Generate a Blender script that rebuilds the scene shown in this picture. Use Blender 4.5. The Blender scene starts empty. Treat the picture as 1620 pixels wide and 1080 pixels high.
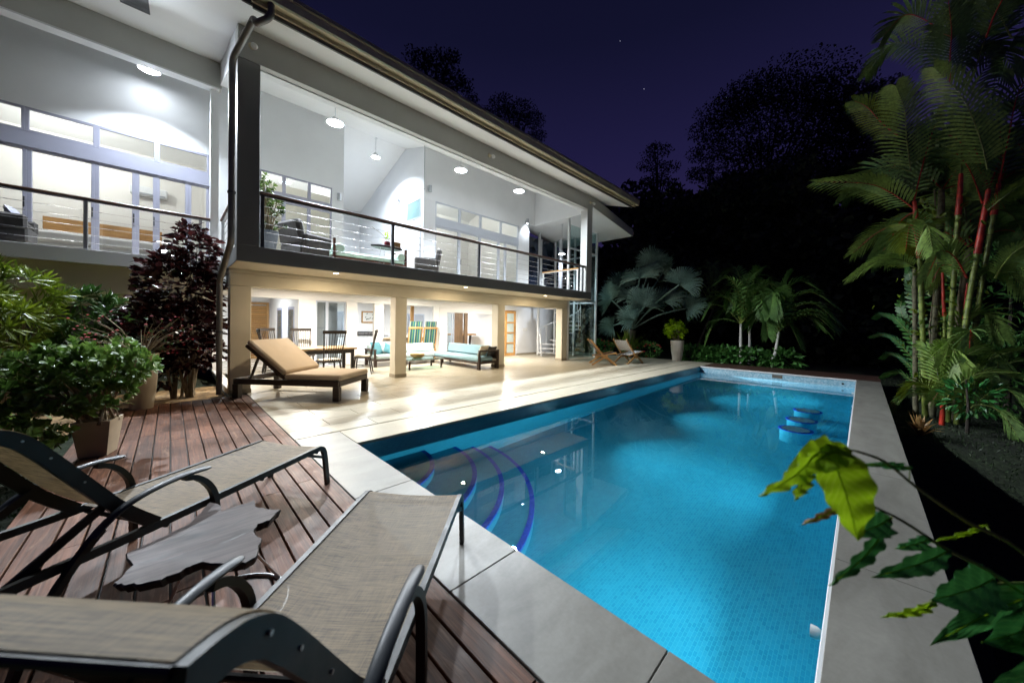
import bpy, bmesh, math, random
import numpy as np
from mathutils import Vector, Matrix
R = math.radians
scene = bpy.context.scene
COL = scene.collection

# ------------------------------------------------------------------ camera
F, YAW, PITCH, ROLL, DCY, CAMH = 547.92, 0.7917, -0.0125, 0.0158, -20.36, 1.6
fw = Vector((math.cos(YAW)*math.cos(PITCH), math.sin(YAW)*math.cos(PITCH), math.sin(PITCH)))
rt = Vector((math.sin(YAW), -math.cos(YAW), 0))
up = rt.cross(fw)
r2 = math.cos(ROLL)*rt + math.sin(ROLL)*up
u2 = -math.sin(ROLL)*rt + math.cos(ROLL)*up
cam_d = bpy.data.cameras.new('camera')
cam = bpy.data.objects.new('camera', cam_d); COL.objects.link(cam)
mw = Matrix((r2, u2, -fw)).transposed().to_4x4(); mw.translation = (0, 0, CAMH)
cam.matrix_world = mw
cam_d.sensor_width = 36; cam_d.lens = F/1620*36
cam_d.shift_y = DCY/1620
cam_d.clip_start = 0.02; cam_d.clip_end = 600
cam_d.dof.use_dof = True; cam_d.dof.focus_distance = 7.0; cam_d.dof.aperture_fstop = 1.9
scene.camera = cam

def ray(px, py):
    return r2*(px-810) - u2*(py-540-DCY) + fw*F
def at_z(px, py, z): d = ray(px, py); return Vector((0, 0, CAMH)) + d*((z-CAMH)/d.z)
def at_x(px, py, x): d = ray(px, py); return Vector((0, 0, CAMH)) + d*(x/d.x)
def at_y(px, py, y): d = ray(px, py); return Vector((0, 0, CAMH)) + d*(y/d.y)
def at_d(px, py, dep): return Vector((0, 0, CAMH)) + ray(px, py)*(dep/F)

# ------------------------------------------------------------------ world: clear night sky just after dusk
world = bpy.data.worlds.new('World'); scene.world = world; world.use_nodes = True
nt = world.node_tree; nt.nodes.clear()
wo = nt.nodes.new('ShaderNodeOutputWorld'); bg = nt.nodes.new('ShaderNodeBackground')
tc = nt.nodes.new('ShaderNodeTexCoord'); sp = nt.nodes.new('ShaderNodeSeparateXYZ')
cr = nt.nodes.new('ShaderNodeValToRGB')
cr.color_ramp.elements[0].position = 0.0; cr.color_ramp.elements[0].color = (0.022, 0.015, 0.060, 1)
cr.color_ramp.elements[1].position = 0.9; cr.color_ramp.elements[1].color = (0.0022, 0.0026, 0.009, 1)
e = cr.color_ramp.elements.new(0.42); e.color = (0.0088, 0.0075, 0.034, 1)
e = cr.color_ramp.elements.new(0.62); e.color = (0.0040, 0.0042, 0.017, 1)
nt.links.new(tc.outputs['Generated'], sp.inputs[0]); nt.links.new(sp.outputs['Z'], cr.inputs[0])
# a few stars
vo = nt.nodes.new('ShaderNodeTexVoronoi'); vo.inputs['Scale'].default_value = 26
nt.links.new(tc.outputs['Generated'], vo.inputs['Vector'])
lt = nt.nodes.new('ShaderNodeMath'); lt.operation = 'LESS_THAN'; lt.inputs[1].default_value = 0.022
nt.links.new(vo.outputs['Distance'], lt.inputs[0])
sc_ = nt.nodes.new('ShaderNodeSeparateColor'); nt.links.new(vo.outputs['Color'], sc_.inputs[0])
gt = nt.nodes.new('ShaderNodeMath'); gt.operation = 'GREATER_THAN'; gt.inputs[1].default_value = 0.80
nt.links.new(sc_.outputs[0], gt.inputs[0])
mu = nt.nodes.new('ShaderNodeMath'); mu.operation = 'MULTIPLY'
nt.links.new(lt.outputs[0], mu.inputs[0]); nt.links.new(gt.outputs[0], mu.inputs[1])
mx = nt.nodes.new('ShaderNodeMix'); mx.data_type = 'RGBA'
nt.links.new(mu.outputs[0], mx.inputs['Factor']); nt.links.new(cr.outputs[0], mx.inputs['A'])
mx.inputs['B'].default_value = (0.30, 0.30, 0.42, 1)
nt.links.new(mx.outputs['Result'], bg.inputs['Color']); bg.inputs['Strength'].default_value = 1.0
nt.links.new(bg.outputs[0], wo.inputs[0])

vs = scene.view_settings
vs.view_transform = 'Standard'; vs.look = 'None'; vs.exposure = 0.55; vs.gamma = 1.0; vs.use_curve_mapping = False
cy = scene.cycles
cy.use_denoising = True
try: cy.denoiser = 'OPENIMAGEDENOISE'
except Exception: pass
cy.caustics_reflective = False; cy.caustics_refractive = False
cy.max_bounces = 8; cy.diffuse_bounces = 3; cy.glossy_bounces = 4; cy.transmission_bounces = 6; cy.transparent_max_bounces = 16
cy.sample_clamp_indirect = 4.0; cy.use_light_tree = True
scene.render.film_transparent = False

# ------------------------------------------------------------------ materials
MATS = {}
def nodes(name):
    m = bpy.data.materials.new(name); m.use_nodes = True; t = m.node_tree
    b = t.nodes['Principled BSDF']; MATS[name] = m
    return m, t, b
def coords(t, rnd=True, kind='Object'):
    c = t.nodes.new('ShaderNodeTexCoord'); out = c.outputs[kind]
    if rnd:
        oi = t.nodes.new('ShaderNodeObjectInfo'); v = t.nodes.new('ShaderNodeVectorMath'); v.operation = 'ADD'
        m = t.nodes.new('ShaderNodeMath'); m.operation = 'MULTIPLY'; m.inputs[1].default_value = 37.0
        t.links.new(oi.outputs['Random'], m.inputs[0]); t.links.new(out, v.inputs[0]); t.links.new(m.outputs[0], v.inputs[1])
        return v.outputs[0]
    return out
def mapping(t, src, scale):
    mp = t.nodes.new('ShaderNodeMapping'); mp.inputs['Scale'].default_value = scale
    t.links.new(src, mp.inputs['Vector']); return mp.outputs[0]
def noise(t, src, scale, detail=4, rough=.55, dist=0):
    n = t.nodes.new('ShaderNodeTexNoise'); n.inputs['Scale'].default_value = scale; n.inputs['Detail'].default_value = detail
    n.inputs['Roughness'].default_value = rough; n.inputs['Distortion'].default_value = dist
    t.links.new(src, n.inputs['Vector']); return n.outputs['Fac']
def ramp(t, src, stops):
    r = t.nodes.new('ShaderNodeValToRGB'); el = r.color_ramp.elements
    while len(el) < len(stops): el.new(.5)
    for e_, (p, c) in zip(el, stops):
        e_.position = p; e_.color = (*c, 1) if len(c) == 3 else c
    t.links.new(src, r.inputs[0]); return r.outputs[0]
def mixc(t, fac, a, b, mode='MIX'):
    m = t.nodes.new('ShaderNodeMix'); m.data_type = 'RGBA'; m.blend_type = mode
    for s, i in ((fac, 'Factor'), (a, 'A'), (b, 'B')):
        if isinstance(s, (int, float)): m.inputs[i].default_value = s
        elif isinstance(s, tuple): m.inputs[i].default_value = (*s, 1)
        else: t.links.new(s, m.inputs[i])
    return m.outputs['Result']
def bump(t, b, src, strength, dist=.01):
    n = t.nodes.new('ShaderNodeBump'); n.inputs['Strength'].default_value = strength; n.inputs['Distance'].default_value = dist
    t.links.new(src, n.inputs['Height']); t.links.new(n.outputs[0], b.inputs['Normal'])
def vmul(c, k): return tuple(min(1, x*k) for x in c)

def plain(name, col, rough=.5, metal=0, var=.12, scale=3, bmp=.0, bscale=40, spec=.5, rnd=True, objvar=0):
    m, t, b = nodes(name); v = coords(t, rnd)
    f = noise(t, v, scale, 5)
    c = ramp(t, f, [(.3, vmul(col, 1-var)), (.7, vmul(col, 1+var))])
    if objvar:
        oi = t.nodes.new('ShaderNodeObjectInfo')
        g = ramp(t, oi.outputs['Random'], [(0, (1-objvar,)*3), (1, (1,)*3)])
        c = mixc(t, 1.0, c, g, 'MULTIPLY')
    t.links.new(c, b.inputs['Base Color'])
    rr = ramp(t, noise(t, v, scale*2.3, 3), [(.3, (max(0, rough-.06),)*3), (.7, (min(1, rough+.06),)*3)])
    t.links.new(rr, b.inputs['Roughness'])
    b.inputs['Metallic'].default_value = metal; b.inputs['Specular IOR Level'].default_value = spec
    if bmp: bump(t, b, noise(t, v, bscale, 4), bmp)
    return m
def wood(name, dark, light, grain=(30, 1.5, 30), rough=.45, bmp=.15, objvar=.35, streak=None, spec=.5):
    m, t, b = nodes(name); v = coords(t); g = mapping(t, v, grain)
    f = noise(t, g, 1.0, 7, .62, 1.2)
    c = ramp(t, f, [(.28, dark), (.5, tuple((a+d)/2 for a, d in zip(dark, light))), (.75, light)])
    big = noise(t, v, 1.7, 3)
    c = mixc(t, 1.0, c, ramp(t, big, [(.3, (.72,)*3), (.72, (1.15,)*3)]), 'MULTIPLY')
    if objvar:
        oi = t.nodes.new('ShaderNodeObjectInfo')
        c = mixc(t, 1.0, c, ramp(t, oi.outputs['Random'], [(0, (1-objvar,)*3), (1, (1.1,)*3)]), 'MULTIPLY')
    if streak:
        s = noise(t, mapping(t, v, (9, 1.1, 9)), 1.0, 6, .7, 2.0)
        c = mixc(t, ramp(t, s, [(.56, (0,)*3), (.72, (.55,)*3)]), c, streak)
    t.links.new(c, b.inputs['Base Color'])
    rr = ramp(t, noise(t, v, 4, 4), [(.3, (rough-.1,)*3), (.7, (rough+.12,)*3)])
    t.links.new(rr, b.inputs['Roughness']); b.inputs['Specular IOR Level'].default_value = spec
    bump(t, b, f, bmp, .004)
    return m
def emit(name, col, strength):
    m, t, b = nodes(name); b.inputs['Base Color'].default_value = (.8, .8, .8, 1)
    b.inputs['Emission Color'].default_value = (*col, 1); b.inputs['Emission Strength'].default_value = strength
    return m
def leafmat(name, col, tip=None, rough=.42, var=.35, trans=.25, scale=1.2):
    m, t, b = nodes(name); v = coords(t, True)
    f = noise(t, v, scale, 3)
    f2 = noise(t, v, 19, 2)
    c = ramp(t, f, [(.3, vmul(col, 1-var)), (.7, tip or vmul(col, 1+var))])
    c = mixc(t, 1.0, c, ramp(t, f2, [(.3, (.65,)*3), (.7, (1.25,)*3)]), 'MULTIPLY')
    t.links.new(c, b.inputs['Base Color']); b.inputs['Roughness'].default_value = rough
    if trans:
        tr = t.nodes.new('ShaderNodeBsdfTranslucent'); t.links.new(c, tr.inputs[0])
        ms = t.nodes.new('ShaderNodeMixShader'); ms.inputs[0].default_value = trans
        o = t.nodes['Material Output']
        t.links.new(b.outputs[0], ms.inputs[1]); t.links.new(tr.outputs[0], ms.inputs[2]); t.links.new(ms.outputs[0], o.inputs[0])
    return m
def glass(name, tint=(.92, .96, .97), refl=.55, rough=.0):
    m = bpy.data.materials.new(name); m.use_nodes = True; t = m.node_tree; t.nodes.clear(); MATS[name] = m
    o = t.nodes.new('ShaderNodeOutputMaterial'); tr = t.nodes.new('ShaderNodeBsdfTransparent'); gl = t.nodes.new('ShaderNodeBsdfGlossy')
    tr.inputs[0].default_value = (*tint, 1); gl.inputs['Roughness'].default_value = rough
    lw_ = t.nodes.new('ShaderNodeLayerWeight'); lw_.inputs[0].default_value = .5
    fr = t.nodes.new('ShaderNodeMath'); fr.operation = 'POWER'; fr.inputs[1].default_value = 4.0
    t.links.new(lw_.outputs['Facing'], fr.inputs[0])
    mm = t.nodes.new('ShaderNodeMath'); mm.operation = 'MULTIPLY_ADD'; mm.inputs[1].default_value = refl; mm.inputs[2].default_value = .05*refl*2
    mm.use_clamp = True
    ms = t.nodes.new('ShaderNodeMixShader')
    t.links.new(fr.outputs[0], mm.inputs[0]); t.links.new(mm.outputs[0], ms.inputs[0])
    t.links.new(tr.outputs[0], ms.inputs[1]); t.links.new(gl.outputs[0], ms.inputs[2]); t.links.new(ms.outputs[0], o.inputs[0])
    return m

plain('paint_white', (.78, .80, .83), .7, spec=.15, var=.03, scale=1.2, bmp=.03, bscale=120)
plain('paint_ceiling', (.83, .84, .85), .6, var=.03, scale=.8)
plain('paint_beige', (.62, .57, .46), .6, var=.06, scale=1.5, bmp=.06, bscale=90)
plain('paint_interior', (.82, .80, .77), .6, var=.03, scale=1)
plain('paint_grey', (.45, .46, .445), .5, var=.06, scale=1.0, bmp=.03, bscale=90)
plain('paint_grey_shaded', (.16, .163, .16), .5, var=.06, scale=1.0)  # grey paint of column and fascia, darkened in colour where little light falls
plain('frame_lilac', (.33, .34, .43), .4, var=.04, scale=2)
plain('frame_white', (.50, .54, .62), .35, var=.03, scale=2)
plain('steel_white', (.72, .74, .76), .35, var=.05, scale=4)
plain('steel_grey', (.35, .37, .40), .4, metal=.3, var=.06)
plain('post_dark', (.055, .058, .062), .4, var=.1)
plain('cable_steel', (.45, .45, .47), .3, metal=.9)
plain('gutter_metal', (.62, .56, .40), .4, metal=.2, var=.12, scale=2)
plain('downpipe_metal', (.17, .16, .15), .4, metal=.3, var=.2, scale=3)
plain('black_metal', (.008, .011, .011), .45, metal=.0, var=.2, scale=8, bmp=.02, bscale=200)
plain('arm_plastic', (.035, .042, .050), .42, var=.15, scale=6)
plain('cushion_tan', (.50, .40, .29), .85, var=.05, scale=3, bmp=.12, bscale=260)
plain('cushion_teal', (.22, .35, .40), .85, var=.06, scale=3, bmp=.1, bscale=220)
plain('cushion_pale', (.42, .52, .53), .85, var=.06, scale=3, bmp=.1, bscale=220)
plain('cushion_deep', (.07, .21, .25), .85, var=.1, scale=5)
plain('cushion_mint', (.42, .58, .50), .85, var=.08, scale=5)
plain('cushion_cream', (.62, .55, .42), .85, var=.1, scale=6)
plain('fabric_charcoal', (.045, .042, .042), .8, var=.2, scale=14, bmp=.2, bscale=150)
plain('fabric_grey', (.42, .41, .44), .9, var=.12, scale=5)
plain('linen_white', (.78, .76, .74), .9, var=.05, scale=4, bmp=.2, bscale=8)
plain('pot_cream', (.50, .42, .30), .6, var=.1, scale=3, bmp=.05, bscale=60)
plain('pot_taupe', (.13, .115, .095), .55, var=.1, scale=3, bmp=.05, bscale=60)
plain('pot_cream2', (.30, .25, .18), .6, var=.1, scale=3, bmp=.05, bscale=60)
plain('pot_tall', (.55, .50, .44), .6, var=.08, scale=3)
plain('pot_slate', (.20, .23, .28), .5, var=.1, scale=3)
plain('soil', (.05, .035, .022), .9, var=.4, scale=14, bmp=.5, bscale=30)
plain('mulch', (.22, .14, .06), .9, var=.6, scale=9, bmp=.8, bscale=24)
plain('bark_pale', (.24, .19, .12), .8, var=.4, scale=12, bmp=.4, bscale=30)
plain('bark_dark', (.05, .04, .03), .9, var=.4, scale=8, bmp=.5, bscale=20)
plain('palm_trunk', (.14, .12, .09), .9, var=.4, scale=9, bmp=.6, bscale=16)
plain('vase_red', (.20, .02, .03), .3, var=.1)
plain('picture_paper', (.78, .76, .70), .8, var=.03)
plain('picture_ink', (.05, .09, .05), .8, var=.3)
plain('stainless', (.5, .5, .5), .3, metal=.8, var=.1)
plain('appliance_black', (.02, .02, .022), .3, var=.1)
plain('drain_slot', (.008, .008, .007), .6, var=.2)
plain('grout', (.07, .062, .05), .9, var=.1)
plain('plinth_tile', (.33, .29, .22), .5, var=.1)
plain('rope_white', (.72, .70, .66), .8, var=.08)
plain('pool_white', (.78, .80, .80), .4, var=.03)
plain('tile_blue', (.02, .07, .55), .3, var=.25, scale=25)
plain('wicker', (.36, .25, .11), .8, var=.4, scale=40, bmp=.5, bscale=60)
plain('socket_plate', (.75, .74, .70), .4, var=.02)
plain('concrete_dark', (.06, .06, .06), .8, var=.2)
plain('red_flower', (.42, .012, .03), .5, var=.3, scale=9)
plain('red_shaft', (.46, .035, .018), .42, var=.55, scale=6, bmp=.2, bscale=25)
plain('palm_stem', (.17, .215, .04), .45, var=.75, scale=7, bmp=.2, bscale=30)
plain('palm_ring', (.05, .055, .02), .7, var=.3)
plain('mossy_bark', (.13, .12, .07), .9, var=.6, scale=10, bmp=.7, bscale=25)
plain('interior_floor', (.55, .50, .42), .25, var=.06, scale=2)
wood('deck_wood', (.050, .020, .011), (.27, .112, .058), (34, 1.3, 20), .50, .45, .45, streak=(.40, .25, .17), spec=.28)
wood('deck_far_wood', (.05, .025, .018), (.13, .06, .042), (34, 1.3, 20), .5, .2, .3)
wood('teak_dark', (.022, .013, .009), (.065, .038, .025), (2, 26, 26), .42, .2, .2)
wood('rail_wood', (.045, .018, .011), (.13, .055, .033), (1.2, 26, 26), .4, .1, .1)
wood('honey_wood', (.38, .18, .05), (.62, .36, .13), (26, 26, 1.5), .45, .1, .2)
wood('honey_wood_x', (.38, .18, .05), (.62, .36, .13), (1.5, 26, 26), .45, .1, .2)
wood('walnut_panel', (.10, .06, .03), (.22, .14, .08), (26, 26, 1.5), .45, .1, .2)
wood('table_wood', (.30, .20, .10), (.52, .38, .22), (1.4, 24, 24), .35, .1, .1)
wood('chair_black', (.016, .012, .010), (.05, .036, .026), (20, 20, 2), .38, .1, .2)
wood('slab_wood', (.008, .006, .007), (.20, .155, .145), (2.2, 17, 17), .46, .6, 0, spec=.14)
wood('slab_edge', (.006, .005, .004), (.03, .022, .016), (12, 12, 12), .5, .4, 0)
leafmat('leaf_croton', (.085, .18, .012), (.22, .29, .02), .40, .5, .3)
leafmat('leaf_croton_dark', (.03, .10, .022), (.08, .17, .03), .40, .4, .25)
leafmat('leaf_maroon', (.026, .011, .014), (.075, .018, .017), .25, .4, .15, 3.0)
leafmat('leaf_shrub', (.15, .30, .05), (.26, .42, .09), .42, .4, .25)
leafmat('leaf_pot', (.07, .14, .03), (.13, .2, .05), .4, .4, .25)
leafmat('leaf_bismarck', (.13, .24, .20), (.24, .36, .30), .45, .35, .2)
leafmat('leaf_areca', (.14, .32, .08), (.22, .42, .10), .45, .4, .25)
leafmat('leaf_lipstick', (.26, .46, .10), (.40, .58, .13), .40, .4, .25)
leafmat('leaf_lipstick_dark', (.13, .26, .065), (.20, .34, .09), .45, .4, .2)
leafmat('leaf_bright', (.30, .50, .006), (.46, .66, .015), .5, .25, .5)
leafmat('leaf_deep', (.03, .19, .05), (.07, .30, .07), .35, .4, .2)
leafmat('leaf_fern', (.05, .17, .03), (.09, .26, .05), .45, .4, .3)
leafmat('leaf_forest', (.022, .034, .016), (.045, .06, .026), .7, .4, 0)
leafmat('leaf_understory', (.07, .24, .045), (.12, .32, .07), .5, .4, .2)
leafmat('leaf_grass', (.014, .036, .008), (.026, .055, .012), .6, .4, .2)
leafmat('bromeliad_leaf', (.35, .12, .04), (.5, .32, .12), .5, .4, .2)
plain('night_glass', (.012, .018, .035), .06, var=.2, scale=2)
wood('honey_wood_y', (.38, .18, .05), (.62, .36, .13), (26, 1.5, 26), .45, .1, .1)
plain('frosted_pane', (.50, .58, .56), .5, var=.06, scale=6)
glass('window_glass'); glass('stair_glass', (.80, .90, .90), .8); glass('table_glass', (.70, .88, .84), .8)
def veined(name, col, vein, rough, trans):
    m, t, b = nodes(name)
    uv = t.nodes.new('ShaderNodeUVMap'); s = t.nodes.new('ShaderNodeSeparateXYZ'); t.links.new(uv.outputs[0], s.inputs[0])
    def mth(op, a, b_=None, c=None):
        n = t.nodes.new('ShaderNodeMath'); n.operation = op
        for k, x in enumerate((a, b_, c)):
            if x is None: continue
            if isinstance(x, (int, float)): n.inputs[k].default_value = x
            else: t.links.new(x, n.inputs[k])
        return n.outputs[0]
    au = mth('ABSOLUTE', mth('SUBTRACT', s.outputs[0], .5))
    ph = mth('FRACT', mth('SUBTRACT', mth('MULTIPLY', s.outputs[1], 11.0), mth('MULTIPLY', au, 6.0)))
    ln = mth('ABSOLUTE', mth('SUBTRACT', ph, .5))
    v = coords(t, True); n1 = noise(t, v, 9, 4); n2 = noise(t, v, 60, 3)
    c = ramp(t, n1, [(.3, vmul(col, .65)), (.7, vmul(col, 1.2))])
    c = mixc(t, ramp(t, ln, [(.0, (.75,)*3), (.09, (0,)*3)]), c, vein)
    c = mixc(t, ramp(t, n2, [(.70, (0,)*3), (.76, (.6,)*3)]), c, (.16, .11, .03))
    t.links.new(c, b.inputs['Base Color']); b.inputs['Roughness'].default_value = rough
    bump(t, b, ln, .35, .003)
    tr = t.nodes.new('ShaderNodeBsdfTranslucent'); t.links.new(c, tr.inputs[0]); ms = t.nodes.new('ShaderNodeMixShader'); ms.inputs[0].default_value = trans
    o = t.nodes['Material Output']; t.links.new(b.outputs[0], ms.inputs[1]); t.links.new(tr.outputs[0], ms.inputs[2]); t.links.new(ms.outputs[0], o.inputs[0])
veined('big_leaf_bright', (.28, .46, .008), (.42, .56, .06), .5, .5)
veined('big_leaf_deep', (.035, .17, .035), (.10, .28, .06), .42, .25)
def cloth(name, col):
    m, t, b = nodes(name); c = ramp(t, noise(t, coords(t, False), 1.5, 3), [(.3, vmul(col, .96)), (.7, col)])
    t.links.new(c, b.inputs['Base Color']); b.inputs['Roughness'].default_value = .85
    tr = t.nodes.new('ShaderNodeBsdfTranslucent'); t.links.new(c, tr.inputs[0]); ms = t.nodes.new('ShaderNodeMixShader'); ms.inputs[0].default_value = .6
    o = t.nodes['Material Output']; t.links.new(b.outputs[0], ms.inputs[1]); t.links.new(tr.outputs[0], ms.inputs[2]); t.links.new(ms.outputs[0], o.inputs[0])
cloth('blind_cloth', (.84, .81, .75))
emit('lamp_white', (.88, .94, 1.0), 34.0)
emit('lamp_warm', (1.0, .80, .48), 22.0)
emit('lamp_pool', (.45, .75, .9), 0.25)

def mk_sling(name, c1, c2):
    m, t, b = nodes(name); v = coords(t, False)
    w1 = noise(t, mapping(t, v, (9, 230, 9)), 1.0, 4, .65)
    w2 = noise(t, mapping(t, v, (190, 7, 60)), 1.0, 4, .65)
    mm = t.nodes.new('ShaderNodeMath'); mm.operation = 'MULTIPLY_ADD'; mm.inputs[1].default_value = .40
    t.links.new(w1, mm.inputs[0])
    m2 = t.nodes.new('ShaderNodeMath'); m2.operation = 'MULTIPLY'; m2.inputs[1].default_value = .60
    t.links.new(w2, m2.inputs[0]); t.links.new(m2.outputs[0], mm.inputs[2])
    c = ramp(t, mm.outputs[0], [(.38, c1), (.62, c2)])
    t.links.new(c, b.inputs['Base Color']); b.inputs['Roughness'].default_value = .62
    bump(t, b, mm.outputs[0], .35, .002)
    tr = t.nodes.new('ShaderNodeBsdfTransparent'); ms = t.nodes.new('ShaderNodeMixShader'); ms.inputs[0].default_value = .07
    tl_ = t.nodes.new('ShaderNodeBsdfTranslucent'); t.links.new(c, tl_.inputs[0]); m3 = t.nodes.new('ShaderNodeMixShader'); m3.inputs[0].default_value = .2
    t.links.new(b.outputs[0], m3.inputs[1]); t.links.new(tl_.outputs[0], m3.inputs[2])
    o = t.nodes['Material Output']
    t.links.new(m3.outputs[0], ms.inputs[1]); t.links.new(tr.outputs[0], ms.inputs[2]); t.links.new(ms.outputs[0], o.inputs[0])
mk_sling('sling_fabric', (.055, .035, .015), (.33, .24, .125))

def mk_stone(name, c1, c2, rough, dirt=1):
    m, t, b = nodes(name); v = coords(t)
    f = noise(t, mapping(t, v, (1.1, 3.2, 2)), 1.3, 7, .6, .8)
    c = ramp(t, f, [(.3, c1), (.7, c2)])
    c = mixc(t, 1.0, c, ramp(t, noise(t, v, 40, 3), [(.3, (.93,)*3), (.7, (1.04,)*3)]), 'MULTIPLY')
    st = noise(t, v, 2.1, 5, .7)
    c = mixc(t, ramp(t, st, [(.62, (0,)*3), (.78, (.22*dirt,)*3)]), c, vmul(c1, .6))
    t.links.new(c, b.inputs['Base Color'])
    rr = ramp(t, noise(t, v, 3, 5), [(.3, (rough-.04*dirt,)*3), (.7, (rough+.08*dirt,)*3)])
    t.links.new(rr, b.inputs['Roughness']); bump(t, b, noise(t, v, 55, 4), .04, .003)
mk_stone('terrace_tile', (.40, .36, .275), (.49, .445, .345), .31, .35)
mk_stone('coping_stone', (.19, .182, .158), (.285, .275, .243), .42, .7)

def mk_mosaic(name, c1, c2, mortar, w=.052, h=.026, end=False):
    m, t, b = nodes(name)
    g = t.nodes.new('ShaderNodeNewGeometry'); pos = g.outputs['Position']
    sx = t.nodes.new('ShaderNodeSeparateXYZ'); t.links.new(pos, sx.inputs[0])
    a = t.nodes.new('ShaderNodeMath'); a.operation = 'ADD'; t.links.new(sx.outputs[0 if end else 1], a.inputs[0]); t.links.new(sx.outputs[2], a.inputs[1])
    cb = t.nodes.new('ShaderNodeCombineXYZ'); t.links.new(sx.outputs[1 if end else 0], cb.inputs[0]); t.links.new(a.outputs[0], cb.inputs[1])
    br = t.nodes.new('ShaderNodeTexBrick'); br.inputs['Scale'].default_value = 1.0
    br.inputs['Brick Width'].default_value = w; br.inputs['Row Height'].default_value = h; br.inputs['Mortar Size'].default_value = .0022
    br.inputs['Color1'].default_value = (*c1, 1); br.inputs['Color2'].default_value = (*c2, 1); br.inputs['Mortar'].default_value = (*mortar, 1)
    br.inputs['Bias'].default_value = 0.0
    t.links.new(cb.outputs[0], br.inputs['Vector'])
    f = noise(t, pos, 1.1, 4)
    c = mixc(t, 1.0, br.outputs['Color'], ramp(t, f, [(.3, (.88,)*3), (.7, (1.08,)*3)]), 'MULTIPLY')
    t.links.new(c, b.inputs['Base Color']); b.inputs['Roughness'].default_value = .35
mk_mosaic('pool_mosaic', (.012, .245, .385), (.024, .30, .44), (.045, .34, .46), .055, .028)
mk_mosaic('pool_mosaic_pale', (.22, .50, .66), (.50, .72, .84), (.50, .66, .76), .045, .045, True)

def mk_water():
    m, t, b = nodes('water')
    b.inputs['Base Color'].default_value = (.55, .90, .97, 1); b.inputs['Roughness'].default_value = 0.0
    b.inputs['Transmission Weight'].default_value = 1.0; b.inputs['IOR'].default_value = 1.333
    v = coords(t, False)
    bump(t, b, noise(t, v, 2.6, 3), .020, .02)
mk_water()
def mk_ground():
    m, t, b = nodes('garden_ground'); v = coords(t, False)
    f = noise(t, v, 1.3, 6); f2 = noise(t, v, 14, 4)
    c = ramp(t, f, [(.35, (.010, .014, .005)), (.55, (.017, .030, .008)), (.75, (.028, .026, .012))])
    c = mixc(t, 1.0, c, ramp(t, f2, [(.3, (.5,)*3), (.7, (1.3,)*3)]), 'MULTIPLY')
    t.links.new(c, b.inputs['Base Color']); b.inputs['Roughness'].default_value = .95
    bump(t, b, f2, .8, .05)
mk_ground()
def mk_stripes():
    m, t, b = nodes('deck_chair_canvas'); v = coords(t, False)
    s = t.nodes.new('ShaderNodeSeparateXYZ'); t.links.new(v, s.inputs[0])
    w = t.nodes.new('ShaderNodeMath'); w.operation = 'MULTIPLY_ADD'; w.inputs[1].default_value = 2.4; w.inputs[2].default_value = .5
    t.links.new(s.outputs[0], w.inputs[0])
    fr = t.nodes.new('ShaderNodeMath'); fr.operation = 'FRACT'
    w2 = t.nodes.new('ShaderNodeMath'); w2.operation = 'MULTIPLY'; w2.inputs[1].default_value = 2.0
    t.links.new(w.outputs[0], w2.inputs[0]); t.links.new(w2.outputs[0], fr.inputs[0])
    c = ramp(t, fr.outputs[0], [(0, (.012, .06, .085)), (.34, (.14, .26, .06)), (.46, (.012, .11, .13)), (.82, (.30, .34, .22))])
    for n in t.nodes:
        if n.type == 'VALTORGB': n.color_ramp.interpolation = 'CONSTANT'
    t.links.new(c, b.inputs['Base Color']); b.inputs['Roughness'].default_value = .85
mk_stripes()
def mk_check():
    m, t, b = nodes('woven_strap'); v = coords(t, False)
    ch = t.nodes.new('ShaderNodeTexChecker'); ch.inputs['Scale'].default_value = 26
    ch.inputs['Color1'].default_value = (.75, .73, .70, 1); ch.inputs['Color2'].default_value = (.025, .025, .03, 1)
    t.links.new(mapping(t, v, (1, 1, 1)), ch.inputs[0]); t.links.new(ch.outputs[0], b.inputs['Base Color']); b.inputs['Roughness'].default_value = .7
mk_check()

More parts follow.
